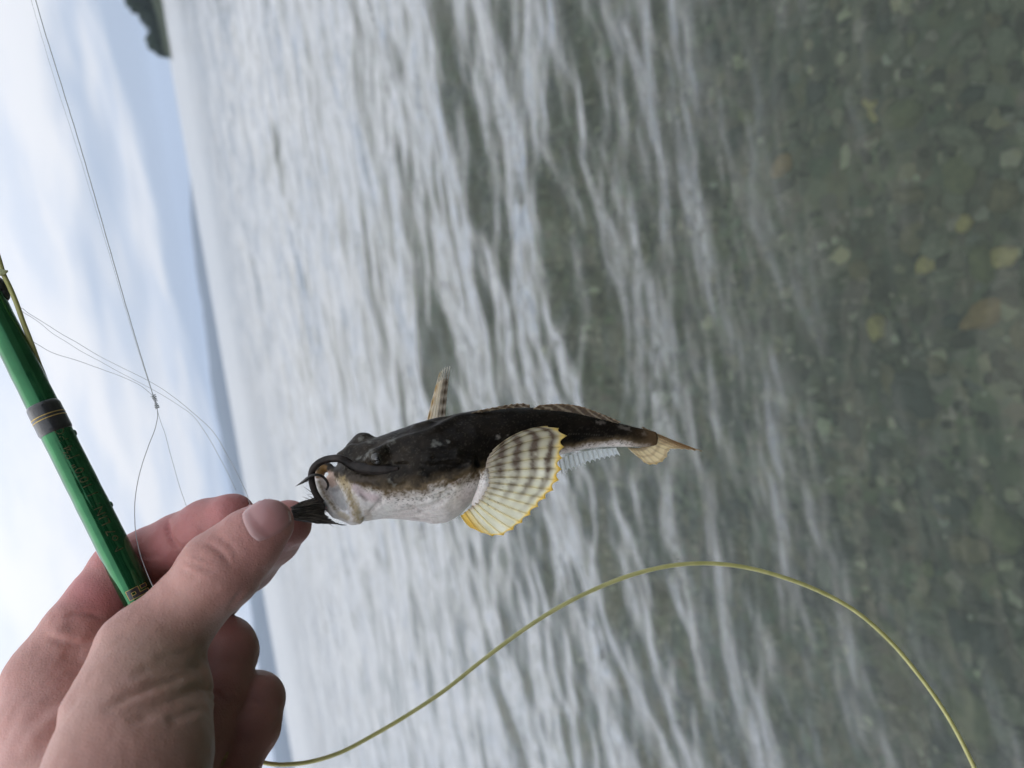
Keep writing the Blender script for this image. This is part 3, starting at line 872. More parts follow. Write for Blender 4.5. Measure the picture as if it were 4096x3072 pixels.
# maker's letters: black blocks edged in gold, wrapped round the blank and running into the fist
def rect(x0, y0, x1, y1, n=6):
    co, fs = [], []
    for j in range(n + 1):
        for i in range(3):
            co.append((x0 + (x1 - x0) * i / 2, y0 + (y1 - y0) * j / n))
    for j in range(n):
        for i in range(2):
            q = j * 3 + i; fs.append((q, q + 1, q + 4, q + 3))
    return np.array(co), fs
def glyph(rects, w, h, t0, ang_top, name, label):
    """letter from blocks in unit coordinates (x reading direction, y up); its top edge sits at ang_top"""
    e = 0.026
    g = []; k_ = []
    for (x0, y0, x1, y1) in rects:
        c, f = rect(x0 - e * 1.6, y0 - e, x1 + e * 1.6, y1 + e); g.append((c, f))
        c, f = rect(x0 + e * .5, y0 + e * .3, x1 - e * .5, y1 - e * .3); k_.append((c, f))
    for parts_, lift, mat, nm in ((g, 1.003, gold, name + '_outline'), (k_, 1.010, black, name)):
        for i_, (c, f) in enumerate(parts_):
            pass
        vv, ff = [], []
        base_ = 0
        for i_, (c, f) in enumerate(parts_):
            P = wrap_on_rod([((x) * w, (y - 1) * h) for x, y in c], t0, ang_top, lift + i_ * 0.0009)
            vv.append(P); ff += [tuple(a_ + base_ for a_ in q) for q in f]; base_ += len(P)
        child(nm, np.concatenate(vv), ff, mat, rod, smooth=False)
glyph([(0, 0, .34, .80), (0, .80, 1, 1), (.66, .48, 1, .82), (.3, .42, 1, .60), (.62, 0, .96, .30)], 9.4 * PXM, 20 * PXM, 213.2, -0.56, 'printed_letter', '')
glyph([(0, 0, .34, .80), (0, .80, 1, 1), (0.30, .42, .8, .58), (.72, .66, 1, .82)], 9.4 * PXM, 20 * PXM, 225.2, -0.56, 'printed_letter', '')

# ================================================================== FLY LINE (one long plastic line, rod top to fist to loop)
line_mat, nt, b = new_mat('olive_line_coating')
t_ = nd(nt, 'ShaderNodeTexCoord'); n_ = nd(nt, 'ShaderNodeTexNoise', Scale=260.0, Detail=4.0)
nt.links.new(t_.outputs['Object'], n_.inputs['Vector'])
r_ = nd(nt, 'ShaderNodeValToRGB'); r_.color_ramp.elements[0].position = .35; r_.color_ramp.elements[1].position = .7
r_.color_ramp.elements[0].color = (0.38, 0.37, 0.13, 1); r_.color_ramp.elements[1].color = (0.50, 0.48, 0.20, 1)
nt.links.new(n_.outputs['Fac'], r_.inputs[0]); nt.links.new(r_.outputs[0], b.inputs['Base Color'])
b.inputs['Roughness'].default_value = 0.35; b.inputs['Subsurface Weight'].default_value = 0.25
b.inputs['Subsurface Radius'].default_value = (1, 0.9, 0.3); b.inputs['Subsurface Scale'].default_value = 0.0008
RT = lambda x, y: (x / 8.297, 250 + y / 8.297)
top = [(*RT(-150, -330), .213), (*RT(-60, -80), .213), (*RT(0, 105), .213), (*RT(35, 215), .2128), (*RT(72, 290), .2128), (*RT(130, 425), .2128), (*RT(200, 620), .2135), (*RT(265, 785), .2145), (*RT(330, 960), .2155), (*RT(390, 1110), .2165),
       (62, 440, .2175), (90, 500, .2185), (118, 562, .2200), (142, 615, .2210), (170, 665, .222), (205, 712, .228), (236, 748, .236)]
LB = lambda x, y: (250 + x / 5.205, 500 + y / 5.205)
LC = lambda x, y: (650 + x / 4.222, 375 + y / 4.222)
arc = [(*LB(55, 1362), .240), (*LB(250, 1372), .243), (*LB(450, 1322), .245), (*LB(640, 1225), .247), (*LB(850, 1100), .248), (*LB(1000, 1000), .249), (*LB(1200, 842), .250), (*LB(1400, 692), .250),
       (*LB(1600, 563), .250), (*LB(1800, 462), .250), (*LB(2000, 386), .250), (*LC(110, 802), .250), (*LC(240, 795), .250), (*LC(380, 808), .250), (*LC(550, 850), .249), (*LC(720, 915), .249),
       (*LC(850, 985), .248), (*LC(1000, 1110), .248), (*LC(1130, 1260), .247), (*LC(1250, 1430), .247), (*LC(1370, 1659), .246), (1000, 832, .245), (1016, 900, .243), (1010, 980, .240), (960, 1060, .236)]
pts = spline(top + arc, 420)
path = V(pts[:, 0], pts[:, 1], pts[:, 2])
v, f = tube(path, 2.05 * 0.25 / FPX * (1 + 0.05 * vnoise(pts * np.array([1, 1, 0]), 6, 2, 2)), 10)
fly_line = mesh_obj('fly_line', v, f, line_mat, origin=path[200])
props(fly_line, 'olive yellow plastic fly line looping out of the fist', 'fishing line')
# frayed scraps of line coating by the guide
scr = simple_mat('dry_weed', (0.40, 0.42, 0.22), 0.7, noise=0.3, scale=700)
q = spline([(*RT(-40, 195), .2120), (*RT(10, 185), .2118), (*RT(45, 180), .2118), (*RT(66, 172), .2120)], 14)
v, f = tube(V(q[:, 0], q[:, 1], q[:, 2]), np.r_[np.linspace(0.0007, 0.0011, 7), np.linspace(0.0011, 0.0002, 7)], 8)
child('line_tag', v, f, scr, fly_line)

# ================================================================== NYLON LEADER
nyl, nt, b = new_mat('clear_nylon')
b.inputs['Base Color'].default_value = (0.46, 0.49, 0.50, 1); b.inputs['Roughness'].default_value = 0.22
b.inputs['Specular IOR Level'].default_value = 0.7; b.inputs['Transmission Weight'].default_value = 0.15
leader = empty('leader', V(156, 402, .219))
props(leader, 'thin clear nylon leader knotted in the air above the fingers', 'fishing leader')
RB = lambda x, y: (100 + x / 8.297, 350 + y / 8.297)
def strand(pts, r, name='strand', n=90):
    q = spline(np.array(pts), n)
    jit = 0.22 * vnoise(np.stack([q[:, 0], q[:, 1], q[:, 0] * 0], 1), 9, 77, 2)
    v, f = tube(V(q[:, 0] + jit, q[:, 1] - jit * .5, q[:, 2]), r, 6)
    return child(name, v, f, nyl, leader)
main_s = strand([(20, -60, .222), (35.5, 0, .222), (61, 84, .221), (78, 139, .221), (110, 250, .220), (139, 350, .2195), (153, 395, .219), (157, 408, .219)], 0.000143)
strand([(157, 408, .219), (*RB(478, 520), .219), (*RB(460, 640), .2188), (*RB(400, 800), .2178), (*RB(330, 1020), .2165), (*RB(295, 1200), .2155), (*RB(288, 1400), .2148), (*RB(300, 1550), .2142), (*RB(330, 1680), .213), (150, 580, .211), (166, 610, .206)], 0.000116)
strand([(157, 408, .219), (*RB(484, 530), .219), (*RB(540, 700), .2195), (*RB(600, 920), .2205), (*RB(660, 1130), .2215), (*RB(719, 1300), .2225), (192, 520, .2235)], 0.0000689)
strand([(*RT(168, 515), .2135), (*RT(175, 483), .2135), (*RT(230, 520), .2145), (*RT(310, 570), .2155), (*RT(390, 620), .2165), (*RT(500, 690), .2175), (*RT(640, 770), .2185), (*RB(0, 55), .219), (*RB(180, 145), .219),
        (*RB(400, 255), .219), (*RB(520, 325), .219), (*RB(650, 420), .2188), (*RB(770, 520), .2186), (*RB(940, 680), .2182), (*RB(1060, 880), .2178), (*RB(1150, 1050), .2172), (*RB(1215, 1190), .2166), (*RB(1250, 1290), .2155), (255, 512, .2085)], 0.0000822, n=140)
strand([(*RT(168, 500), .214), (*RT(190, 515), .214), (*RT(250, 550), .2155), (*RT(330, 605), .217), (*RT(420, 680), .2185), (*RT(560, 770), .220), (*RT(700, 855), .221), (*RT(830, 925), .2215), (*RB(150, 178), .222), (*RB(440, 330), .2222), (*RB(640, 450), .2222), (*RB(770, 545), .222), (205, 432, .2215), (222, 462, .220), (236, 490, .218)], 0.000068, n=120)
strand([(*RT(262, 755), .2145), (*RT(280, 765), .2145), (*RT(430, 850), .216), (*RT(620, 910), .2175), (*RB(0, 155), .2185), (*RB(200, 230), .219), (*RB(350, 305), .219), (*RB(430, 372), .219)], 0.000082)
strand([(14, -60, .224), (31, 0, .224), (56, 84, .2235), (74, 139, .223), (108, 250, .222), (138, 350, .2205), (152, 393, .219)], 0.000048)
# blood knot: a few tight turns with trimmed ends
kp = []
A0, A1 = V(153.2, 394.5, .219), V(157.4, 408.5, .219)
ax_ = (A1 - A0); L_ = np.linalg.norm(ax_); ax_ /= L_
u_ = np.cross(ax_, CZ); u_ /= np.linalg.norm(u_); w_ = np.cross(ax_, u_)
tt = np.linspace(0, 1, 90)
helix = A0 + ax_ * L_ * tt[:, None] + 0.00055 * (np.cos(tt * 50)[:, None] * u_ + np.sin(tt * 50)[:, None] * w_) * (0.75 + 0.35 * np.sin(tt * 9))[:, None]
v, f = tube(helix, 0.00017, 6)
child('knot', v, f, nyl, leader)
for (a_, b_) in (((153.5, 396), (150.2, 396.8)), ((156.8, 405), (159, 407)), ((154.5, 397.5), (157.5, 401))):
    v, f = tube(V(np.linspace(a_[0], b_[0], 5), np.linspace(a_[1], b_[1], 5), .2188), np.linspace(.00015, .0001, 5), 5)
    child('knot_end', v, f, nyl, leader)
# ================================================================== THE FISH
FD = 222.0                                        # depth of the fish's mid-plane, mm
MM = FD / FPX                                     # mm per frame pixel there
Z2 = lambda x, y: (275 + x / 7.81, 337.5 + y / 7.81)
Z3 = lambda x, y: (425 + x / 7.373, 350 + y / 7.373)
Z4 = lambda x, y: (287.5 + x / 14.75, 425 + y / 14.75)
ST = np.array([  # px, upper edge, lower edge, half depth (px), depth shift (px, + = towards camera)
    (334, 470, 492, 10, 2), (340, 460, 503, 19, 1), (346, 453, 513, 26, 0), (352, 447, 519, 30, 0), (362, 442, 522, 34, 0), (375, 438, 519.5, 37, 0), (390, 432.5, 518.5, 40, 0), (416, 423, 521, 43, 0),
    (432, 418.5, 524, 42, 0), (446, 416, 523, 40, 0), (460, 413, 515, 36, 0), (475, 410.5, 500, 32, 0), (490, 408.5, 486, 28, -1), (508, 407, 474, 25, -2), (528, 407.5, 465, 21, -3),
    (545, 408.5, 459.5, 18, -4), (560, 409.5, 455, 16, -5), (580, 413, 450, 13, -6), (601, 418, 447, 11, -7), (620, 423, 446.8, 9, -8), (636, 427.5, 447, 7.5, -9), (648, 429.5, 447, 5.0, -10), (656, 432, 445.5, 3, -10)], float)
def st(px):
    return [np.interp(px, ST[:, 0], ST[:, k]) for k in range(1, 5)]
# smooth the stations
_g = np.linspace(330, 660, 331)
_T = [np.interp(_g, ST[:, 0], ST[:, k]) for k in range(1, 5)]
ker = np.hanning(13); ker /= ker.sum()
_T = [np.convolve(np.pad(a_, 6, mode='edge'), ker, mode='valid') for a_ in _T]
def to_q(P):
    """camera mm -> fish pixel space (px, py, w) ; w in pixels towards the camera"""
    d = -P[:, 2]
    return np.stack([512 + P[:, 0] / d * FPX, 384 - P[:, 1] / d * FPX, (FD - d) / MM], 1)
def from_q(q):
    q = np.asarray(q, float)
    return Vm(q[..., 0], q[..., 1], FD - q[..., 2] * MM)
lip_low = [(*Z4(690, 690), 3, 4.2), (*Z4(600, 625), -4, 4.4), (*Z4(520, 625), -6, 4.9), (*Z4(455, 720), -5, 5.7), (*Z4(445, 860), -1, 5.9), (*Z4(505, 1020), 4, 5.9), (*Z4(600, 1180), 8, 5.9), (*Z4(720, 1290), 11, 5.9), (*Z4(860, 1350), 13, 5.5), (*Z4(960, 1400), 14, 5.7)]
lip_up = [(*Z4(740, 720), 10, 4.5), (*Z4(830, 830), 16, 4.2), (*Z4(910, 960), 20, 4.2), (*Z4(965, 1120), 21, 5.2), (*Z4(1010, 1270), 19, 6.2), (*Z4(1040, 1380), 16, 6.0)]
def rchain(q, pts, k):
    return chain_sd(q, [(np.array(p[:3]), p[3]) for p in pts], k)
def ell(q, c, r, ang=0.0):
    d = q - np.array(c)
    ca, sa = math.cos(ang), math.sin(ang)
    x, y = d[:, 0] * ca + d[:, 1] * sa, -d[:, 0] * sa + d[:, 1] * ca
    k0 = np.sqrt((x / r[0]) ** 2 + (y / r[1]) ** 2 + (d[:, 2] / r[2]) ** 2)
    return (k0 - 1) * min(r)
EYE_NEAR = np.array([*Z2(792, 945), 36.0]); EYE_FAR = np.array([*Z2(692, 838), -10.0])
def fish_sdf_q(q):
    px = q[:, 0]
    u, l, a_, sh = [np.interp(px, _g, T) for T in _T]
    cy_, hb = (u + l) / 2, (l - u) / 2
    y = (q[:, 1] - cy_) / hb; z = (q[:, 2] - sh) / a_
    # flat-topped broad head, rounder belly
    k0 = (np.abs(y) ** 2.15 + np.abs(z) ** 2.15) ** (1 / 2.15)
    d = (k0 - 1) * np.minimum(hb, a_) * 0.9
    d = smax(d, np.abs(px - 495) - 163, 3)
    # jaws and throat
    d = smin(d, ell(q, (*Z4(800, 1080), 2), (27, 15, 17), 1.08), 5)
    d = smax(d, -ell(q, (*Z4(690, 1010), 13), (23, 8.0, 15), 1.05), 2.0)      # open mouth
    d = smin(d, rchain(q, lip_low, 2), 1.6)
    d = smin(d, rchain(q, lip_up, 2), 2.2)
    # cheek hollow behind the upper jaw
    d = smax(d, -ell(q, (*Z4(1130, 1010), 43), (12, 6, 14), 0.9), 4)
    # snout ridge, brows and eyes
    d = smin(d, rchain(q, [(*Z2(520, 935), 6, 6), (*Z2(600, 900), 8, 8), (*Z2(720, 900), 14, 9)], 3), 5)
    d = smin(d, ell(q, EYE_FAR, (12.5, 12.5, 12)), 6.5)
    d = smin(d, rchain(q, [(*Z2(545, 945), -2, 6), (*Z2(610, 885), -6, 8), (*Z2(660, 850), -9, 9)], 3), 5)
    d = smin(d, ell(q, EYE_NEAR + [1, -1, -3], (12, 9.5, 8.5), -.3), 5)
    # preopercle and opercle ridges, shoulder
    d = smin(d, rchain(q, [(*Z2(1000, 960), 36, 5), (*Z2(1200, 940), 39, 5), (*Z2(1420, 930), 37, 5), (*Z2(1540, 950), 35, 3)], 3), 6)
    d = smin(d, rchain(q, [(*Z2(1000, 1150), 36, 6), (*Z2(1200, 1180), 38, 7), (*Z2(1400, 1120), 37, 7), (*Z2(1530, 1020), 35, 4)], 3), 6)
    d = smin(d, rchain(q, [(*Z2(1580, 1300), 30, 6), (*Z2(1640, 1150), 33, 6), (*Z2(1640, 1050), 33, 5)], 3), 4)   # fin root
    d = smax(d, -rchain(q, [(*Z2(1556, 950), 40, 1.2), (*Z2(1565, 990), 40, 2.2), (*Z2(1580, 1020), 39, 1.0)], 1), 1.5)   # gill slit
    d = d + 0.35 * np.sin(px * 0.31 + q[:, 1] * .1) * np.sin(q[:, 1] * 0.45) * 0.4
    return d
def fish_sdf(P): return fish_sdf_q(to_q(P)) * MM * 0.9
corners = from_q(np.array([(x_, y_, w_2) for x_ in (308, 664) for y_ in (412, 532) for w_2 in (-50, 54)] + [(x_, 398, w_2) for x_ in (308, 664) for w_2 in (-50, 54)]))
fv, ff = surface_nets(fish_sdf, corners.min(0), corners.max(0), 0.38)
fn = normals_of(fish_sdf, fv)
fv = relax(fv, ff, 2, 0.5)
gill = [([(820, 1405), (1000, 1395), (1150, 1380), (1300, 1330)], .7, .45), ([(900, 1360), (1050, 1360), (1200, 1340), (1350, 1270)], .6, .5), ([(960, 1320), (1100, 1335), (1250, 1300), (1400, 1220)], .6, .5),
        ([(1040, 1300), (1090, 1340), (1180, 1385), (1300, 1390)], .6, .45), ([(1000, 1260), (1150, 1270), (1300, 1230), (1450, 1130)], .7, .45), ([(1060, 1410), (1200, 1425), (1340, 1400)], .6, .4),
        ([(1090, 1230), (1250, 1200), (1400, 1130), (1520, 1060)], .8, .5), ([(1000, 1430), (1150, 1445), (1300, 1440)], .5, .35), ([(720, 1390), (780, 1330), (830, 1260), (820, 1200)], .6, .5),
        ([(860, 1150), (960, 1165), (1060, 1120)], .7, .4), ([(700, 1130), (760, 1180), (830, 1240)], .6, .5), ([(1060, 700), (1150, 680), (1250, 650)], .9, -.5), ([(850, 860), (1000, 800), (1200, 740), (1450, 620), (1650, 580)], 1.2, -.6),
        ([(1100, 660), (1250, 640), (1400, 600)], 1.0, .4), ([(560, 1000), (640, 1050), (760, 1070), (860, 1060)], .7, .4), ([(520, 940), (560, 980), (570, 1030)], .5, .4), ([(850, 980), (940, 1000), (1060, 990)], .8, .5)]
fv = crease(fv, fn, fish_sdf, [(p_, w_2 * 1.25, d_2 * 1.5) for p_, w_2, d_2 in gill], Z2)
qv = to_q(fv)
px, py = qv[:, 0], qv[:, 1]
fv = fv - fn * (0.10 * vnoise(qv, 4, 21, 3) * np.clip((500 - px) / 60, .25, 1))[:, None]
# ---- colouring: black-brown back, mottled flank, pinkish white belly
bl = np.array([(320, 470), (334, 474), (345, 480), (352, 483), (375, 486), (397, 489), (420, 487), (435, 484), (473, 474), (500, 462), (567, 445.5), (590, 441.5), (615, 439.5), (650, 443)], float)
nb1 = vnoise(qv, 9, 31, 3); nb2 = vnoise(qv, 2.2, 32, 2); nb3 = vnoise(qv, 1.1, 33, 1); nb4 = vnoise(qv, 26, 35, 2)
pb = np.interp(px, bl[:, 0], bl[:, 1])
soft = np.interp(px, [330, 350, 400, 480, 560, 640], [4, 6, 13, 12, 5, 5])
s_ = (py - pb) / soft + (0.7 * nb1 + 0.35 * nb2) * np.exp(-((py - pb) / soft / 1.6) ** 2)
def mixc3(c0, c1, w): w = np.clip(w, 0, 1)[:, None]; return c0 * (1 - w) + np.asarray(c1) * w
dark = np.tile(np.array([0.0036, 0.0030, 0.0023]), (len(px), 1))
headw = np.clip((440 - px) / 60, 0, 1)
dark = mixc3(dark, (0.040, 0.029, 0.018), (0.5 + 0.8 * nb1) * (0.25 + .6 * headw))
dark = mixc3(dark, (0.075, 0.066, 0.048), np.clip((nb3 - .35) * 3, 0, 1) * (.30 + .4 * headw))
white = np.tile(np.array([0.84, 0.80, 0.75]), (len(px), 1))
white = mixc3(white, (0.70, 0.62, 0.59), 0.30 + .8 * nb4)
white = mixc3(white, (0.88, 0.87, 0.84), (nb1 + 0.1) * .5)
brown = np.array([0.16, 0.115, 0.065])
C = mixc3(dark, brown * 0.55, (s_ + 1.0) * 0.9)
C = mixc3(C, brown * 1.5, (s_ + 0.35) * 0.9)
C = mixc3(C, white, (s_ - 0.1) * 1.1)
spk = np.clip((nb3 - 0.22) * 4, 0, 1) * np.exp(-((s_ - 0.6) / 0.9) ** 2)
C = mixc3(C, (0.07, 0.048, 0.02), spk * .8)
def paint(C, pts, r, col_, st_=1.0, conv=Z4, nz=0.3, hard=0.6):
    q = spline(np.array([conv(*p) for p in pts]), 30) if len(pts) > 1 else np.array([conv(*pts[0])])
    D = np.min(np.hypot(px[:, None] - q[None, :, 0], py[:, None] - q[None, :, 1]), axis=1) / r
    w = np.clip((1.0 + nz * nb2 - D) / (1 - hard), 0, 1) * st_
    return mixc3(C, col_, w)
front = qv[:, 2] > -20
C0 = C.copy()
C = paint(C, [(690, 1010), (760, 1120), (830, 1250)], 10, (0.76, 0.75, 0.74), 1)                 # inside of the mouth
C = paint(C, [(620, 760), (660, 850)], 6.0, (0.60, 0.44, 0.36), .9)
C = paint(C, [(690, 960), (740, 940)], 3.8, (0.30, 0.28, 0.29), .6, hard=.2)
C = paint(C, [(990, 930), (1080, 1000), (1200, 1050), (1300, 1080)], 6.2, (0.60, 0.49, 0.49), .9, hard=.3)
C = paint(C, [(760, 750), (900, 790), (1080, 815), (1260, 850)], 4.6, (0.070, 0.056, 0.044), .85, nz=.9, hard=.3)      # pink skin of the cheek
for p_, w_2, d_2 in gill[:9]: C = paint(C, p_, .75, (0.50, 0.41, 0.40), .5, conv=Z2, nz=.5, hard=.2)  # darker lines painted along the carved folds to strengthen their faint shading
C = paint(C, [(1080, 1040), (1160, 1110)], 3.0, (0.10, 0.07, 0.06), .6, hard=.1)
gold_w = lambda c: c
C = paint(C, [(800, 830), (890, 950), (950, 1130), (1010, 1270), (1045, 1390)], 6.6, (0.40, 0.31, 0.16), .85, nz=.6, hard=.25)
C = paint(C, [(1180, 1300), (1200, 1380)], 5, (0.60, 0.52, 0.44), .7)
C = paint(C, [(530, 640), (460, 740)], 4.5, (0.17, 0.095, 0.03), .9)
C = paint(C, [(470, 850), (540, 1010), (640, 1160), (730, 1260)], 4.0, (0.20, 0.15, 0.085), .85, nz=.5, hard=.2)
C = paint(C, [(430, 850), (480, 1010), (580, 1190), (700, 1310), (860, 1385)], 2.0, (0.60, 0.57, 0.52), .85, hard=.3)
C = paint(C, [(780, 1310), (880, 1370)], 3.5, (0.55, 0.47, 0.34), .8)
jaw = np.clip((359 - px) / 6, 0, 1) * np.clip((py - 476) / 8, 0, 1)
C = mixc3(C, (0.05, 0.032, 0.012), np.clip((nb3 - 0.10) * 5, 0, 1) * jaw * np.clip(np.exp(-((np.linalg.norm(C - np.array([0.40, 0.30, 0.14]), axis=1)) / .16) ** 2) + np.exp(-((np.linalg.norm(C - np.array([0.22, 0.165, 0.09]), axis=1)) / .1) ** 2), 0, 1) * .8)
pale = (0.17, 0.17, 0.15)
for pts, r in (([(730, 915), (750, 890)], 3.6), ([(735, 815)], 3.0), ([(890, 815), (920, 805)], 3.2), ([(1230, 830), (1290, 835)], 3.0), ([(1355, 815)], 2.2), ([(1740, 780)], 2.6), ([(670, 790)], 3), ([(890, 1110), (930, 1150)], 2.6), ([(640, 945), (690, 940)], 1.8)):
    C = paint(C, pts, r, pale, .7, conv=Z2, nz=1.3, hard=.1)
for pts, r in (([(540, 640)], 2.4), ([(610, 630)], 2.0), ([(1430, 560), (1500, 580)], 2.6), ([(1620, 615)], 2.8), ([(1270, 530), (1320, 540)], 2.2)):
    C = paint(C, pts, r, (0.15, 0.13, 0.11), .7, conv=Z3, nz=1.3, hard=.1)
C = paint(C, [(1060, 620), (1250, 625), (1450, 650), (1600, 690)], .8, (0.10, 0.09, 0.07), .7, conv=Z3, hard=.3)     # lateral line
C = paint(C, [(380, 830), (390, 850)], 3.2, (0.004, 0.004, 0.004), 1, conv=Z3, nz=.2)
tailw = np.clip((px - 628 + 5 * nb1) / 26, 0, 1) ** 1.5
C = mixc3(C, (0.15, 0.095, 0.05), tailw * .75)
C = np.where(front[:, None], C, C0)
fish_mat, nt, b = new_mat('fish_skin')
a = nd(nt, 'ShaderNodeAttribute', attribute_name='Col')
t = nd(nt, 'ShaderNodeTexCoord')
nz = nd(nt, 'ShaderNodeTexNoise', Scale=900.0, Detail=4.0, Roughness=0.6)
nt.links.new(t.outputs['Object'], nz.inputs['Vector'])
rr_ = nd(nt, 'ShaderNodeMapRange'); rr_.inputs[1].default_value = .3; rr_.inputs[2].default_value = .7; rr_.inputs[3].default_value = .86; rr_.inputs[4].default_value = 1.1
nt.links.new(nz.outputs['Fac'], rr_.inputs[0])
mx = nd(nt, 'ShaderNodeVectorMath', operation='SCALE'); nt.links.new(a.outputs['Color'], mx.inputs[0]); nt.links.new(rr_.outputs[0], mx.inputs['Scale'])
nt.links.new(mx.outputs[0], b.inputs['Base Color'])
bp = nd(nt, 'ShaderNodeBump', Strength=0.45, Distance=0.0003); nt.links.new(nz.outputs['Fac'], bp.inputs['Height']); nt.links.new(bp.outputs[0], b.inputs['Normal'])
b.inputs['Roughness'].default_value = 0.45; b.inputs['Specular IOR Level'].default_value = 0.09
b.inputs['Coat Weight'].default_value = 0.10; b.inputs['Coat Roughness'].default_value = 0.12
b.inputs['Subsurface Weight'].default_value = 0.12; b.inputs['Subsurface Radius'].default_value = (1, .6, .45); b.inputs['Subsurface Scale'].default_value = 0.0012
FISH_O = m2w(from_q((420, 470, 0)))
fish = mesh_obj('fish', m2w(fv), ff, fish_mat, origin=FISH_O, colors=C)
props(fish, 'dark bullhead fish with a white belly hanging by its open mouth', 'fish')

# ---- eyes
eye_mat, nt, b = new_mat('fish_eye')
b.inputs['Base Color'].default_value = (0.006, 0.006, 0.006, 1); b.inputs['Roughness'].default_value = 0.08; b.inputs['Coat Weight'].default_value = 1.0
iris_mat = simple_mat('fish_iris', (0.022, 0.019, 0.013), 0.35, noise=0.4, scale=900, coat=0.5)
def dome(c_q, r, n=20, m=10, half=math.pi / 2, dirq=(0.1, 0.1, 1.0), squash=.6):
    z_ = np.array(dirq, float); z_ /= np.linalg.norm(z_)
    x_ = np.cross([0, 1, 0], z_); x_ /= np.linalg.norm(x_); y_ = np.cross(z_, x_)
    vv, fs = [], []
    for i in range(m + 1):
        th = half * i / m
        for j in range(n):
            ph = 2 * math.pi * j / n
            vv.append(np.array(c_q) + r * (math.sin(th) * (math.cos(ph) * x_ + math.sin(ph) * y_) + squash * math.cos(th) * z_))
    for i in range(m):
        for j in range(n):
            k = (j + 1) % n
            fs.append((i * n + j, (i + 1) * n + j, (i + 1) * n + k, i * n + k))
    return m2w(from_q(np.array(vv))), fs
for c_, ex, ey, dr in ((EYE_NEAR, *Z2(795, 950), (0.15, 0.25, 1)), (EYE_FAR, 0, 0, (-0.2, -0.2, -1))):
    if ex:
        S, ms = trace(fish_sdf, [ex], [ey]); qe = to_q(S)[0]
    else:
        qe = c_ + np.array([-2.0, -2.0, -10.5])
    eb = qe - np.array(dr) / np.linalg.norm(dr) * 2.0
    v, f = dome(eb, 6.0, dirq=dr, squash=.75)
    e_ = child('eye', v, f, iris_mat, fish)
    v, f = dome(eb + np.array(dr) / np.linalg.norm(dr) * 0.6, 4.3, dirq=dr, squash=1.05)
    child('pupil', v, f, eye_mat, e_)

# ---- fins
fin_mat, nt, b = new_mat('fin_membrane')
a = nd(nt, 'ShaderNodeAttribute', attribute_name='Col')
out = nt.nodes['Material Output']
tr = nd(nt, 'ShaderNodeBsdfTransparent'); tl = nd(nt, 'ShaderNodeBsdfTranslucent')
nt.links.new(a.outputs['Color'], b.inputs['Base Color']); nt.links.new(a.outputs['Color'], tl.inputs['Color'])
b.inputs['Roughness'].default_value = 0.3
m1 = nd(nt, 'ShaderNodeAddShader')
half = nd(nt, 'ShaderNodeVectorMath', operation='SCALE'); half.inputs['Scale'].default_value = 0.62  # the two shares sum past one: extra backlight put into the membrane colour
nt.links.new(a.outputs['Color'], half.inputs[0]); nt.links.new(half.outputs[0], b.inputs['Base Color']); nt.links.new(half.outputs[0], tl.inputs['Color'])
nt.links.new(b.outputs[0], m1.inputs[0]); nt.links.new(tl.outputs[0], m1.inputs[1])
m2 = nd(nt, 'ShaderNodeMixShader'); nt.links.new(a.outputs['Alpha'], m2.inputs[0])
nt.links.new(tr.outputs[0], m2.inputs[1]); nt.links.new(m1.outputs[0], m2.inputs[2]); nt.links.new(m2.outputs[0], out.inputs['Surface'])
ray_mat, nt, b = new_mat('fin_ray')
a = nd(nt, 'ShaderNodeAttribute', attribute_name='Col'); tl = nd(nt, 'ShaderNodeBsdfTranslucent'); out = nt.nodes['Material Output']
nt.links.new(a.outputs['Color'], b.inputs['Base Color']); nt.links.new(a.outputs['Color'], tl.inputs['Color']); b.inputs['Roughness'].default_value = 0.35
m1 = nd(nt, 'ShaderNodeMixShader'); m1.inputs[0].default_value = 0.35
nt.links.new(b.outputs[0], m1.inputs[1]); nt.links.new(tl.outputs[0], m1.inputs[2]); nt.links.new(m1.outputs[0], out.inputs['Surface'])

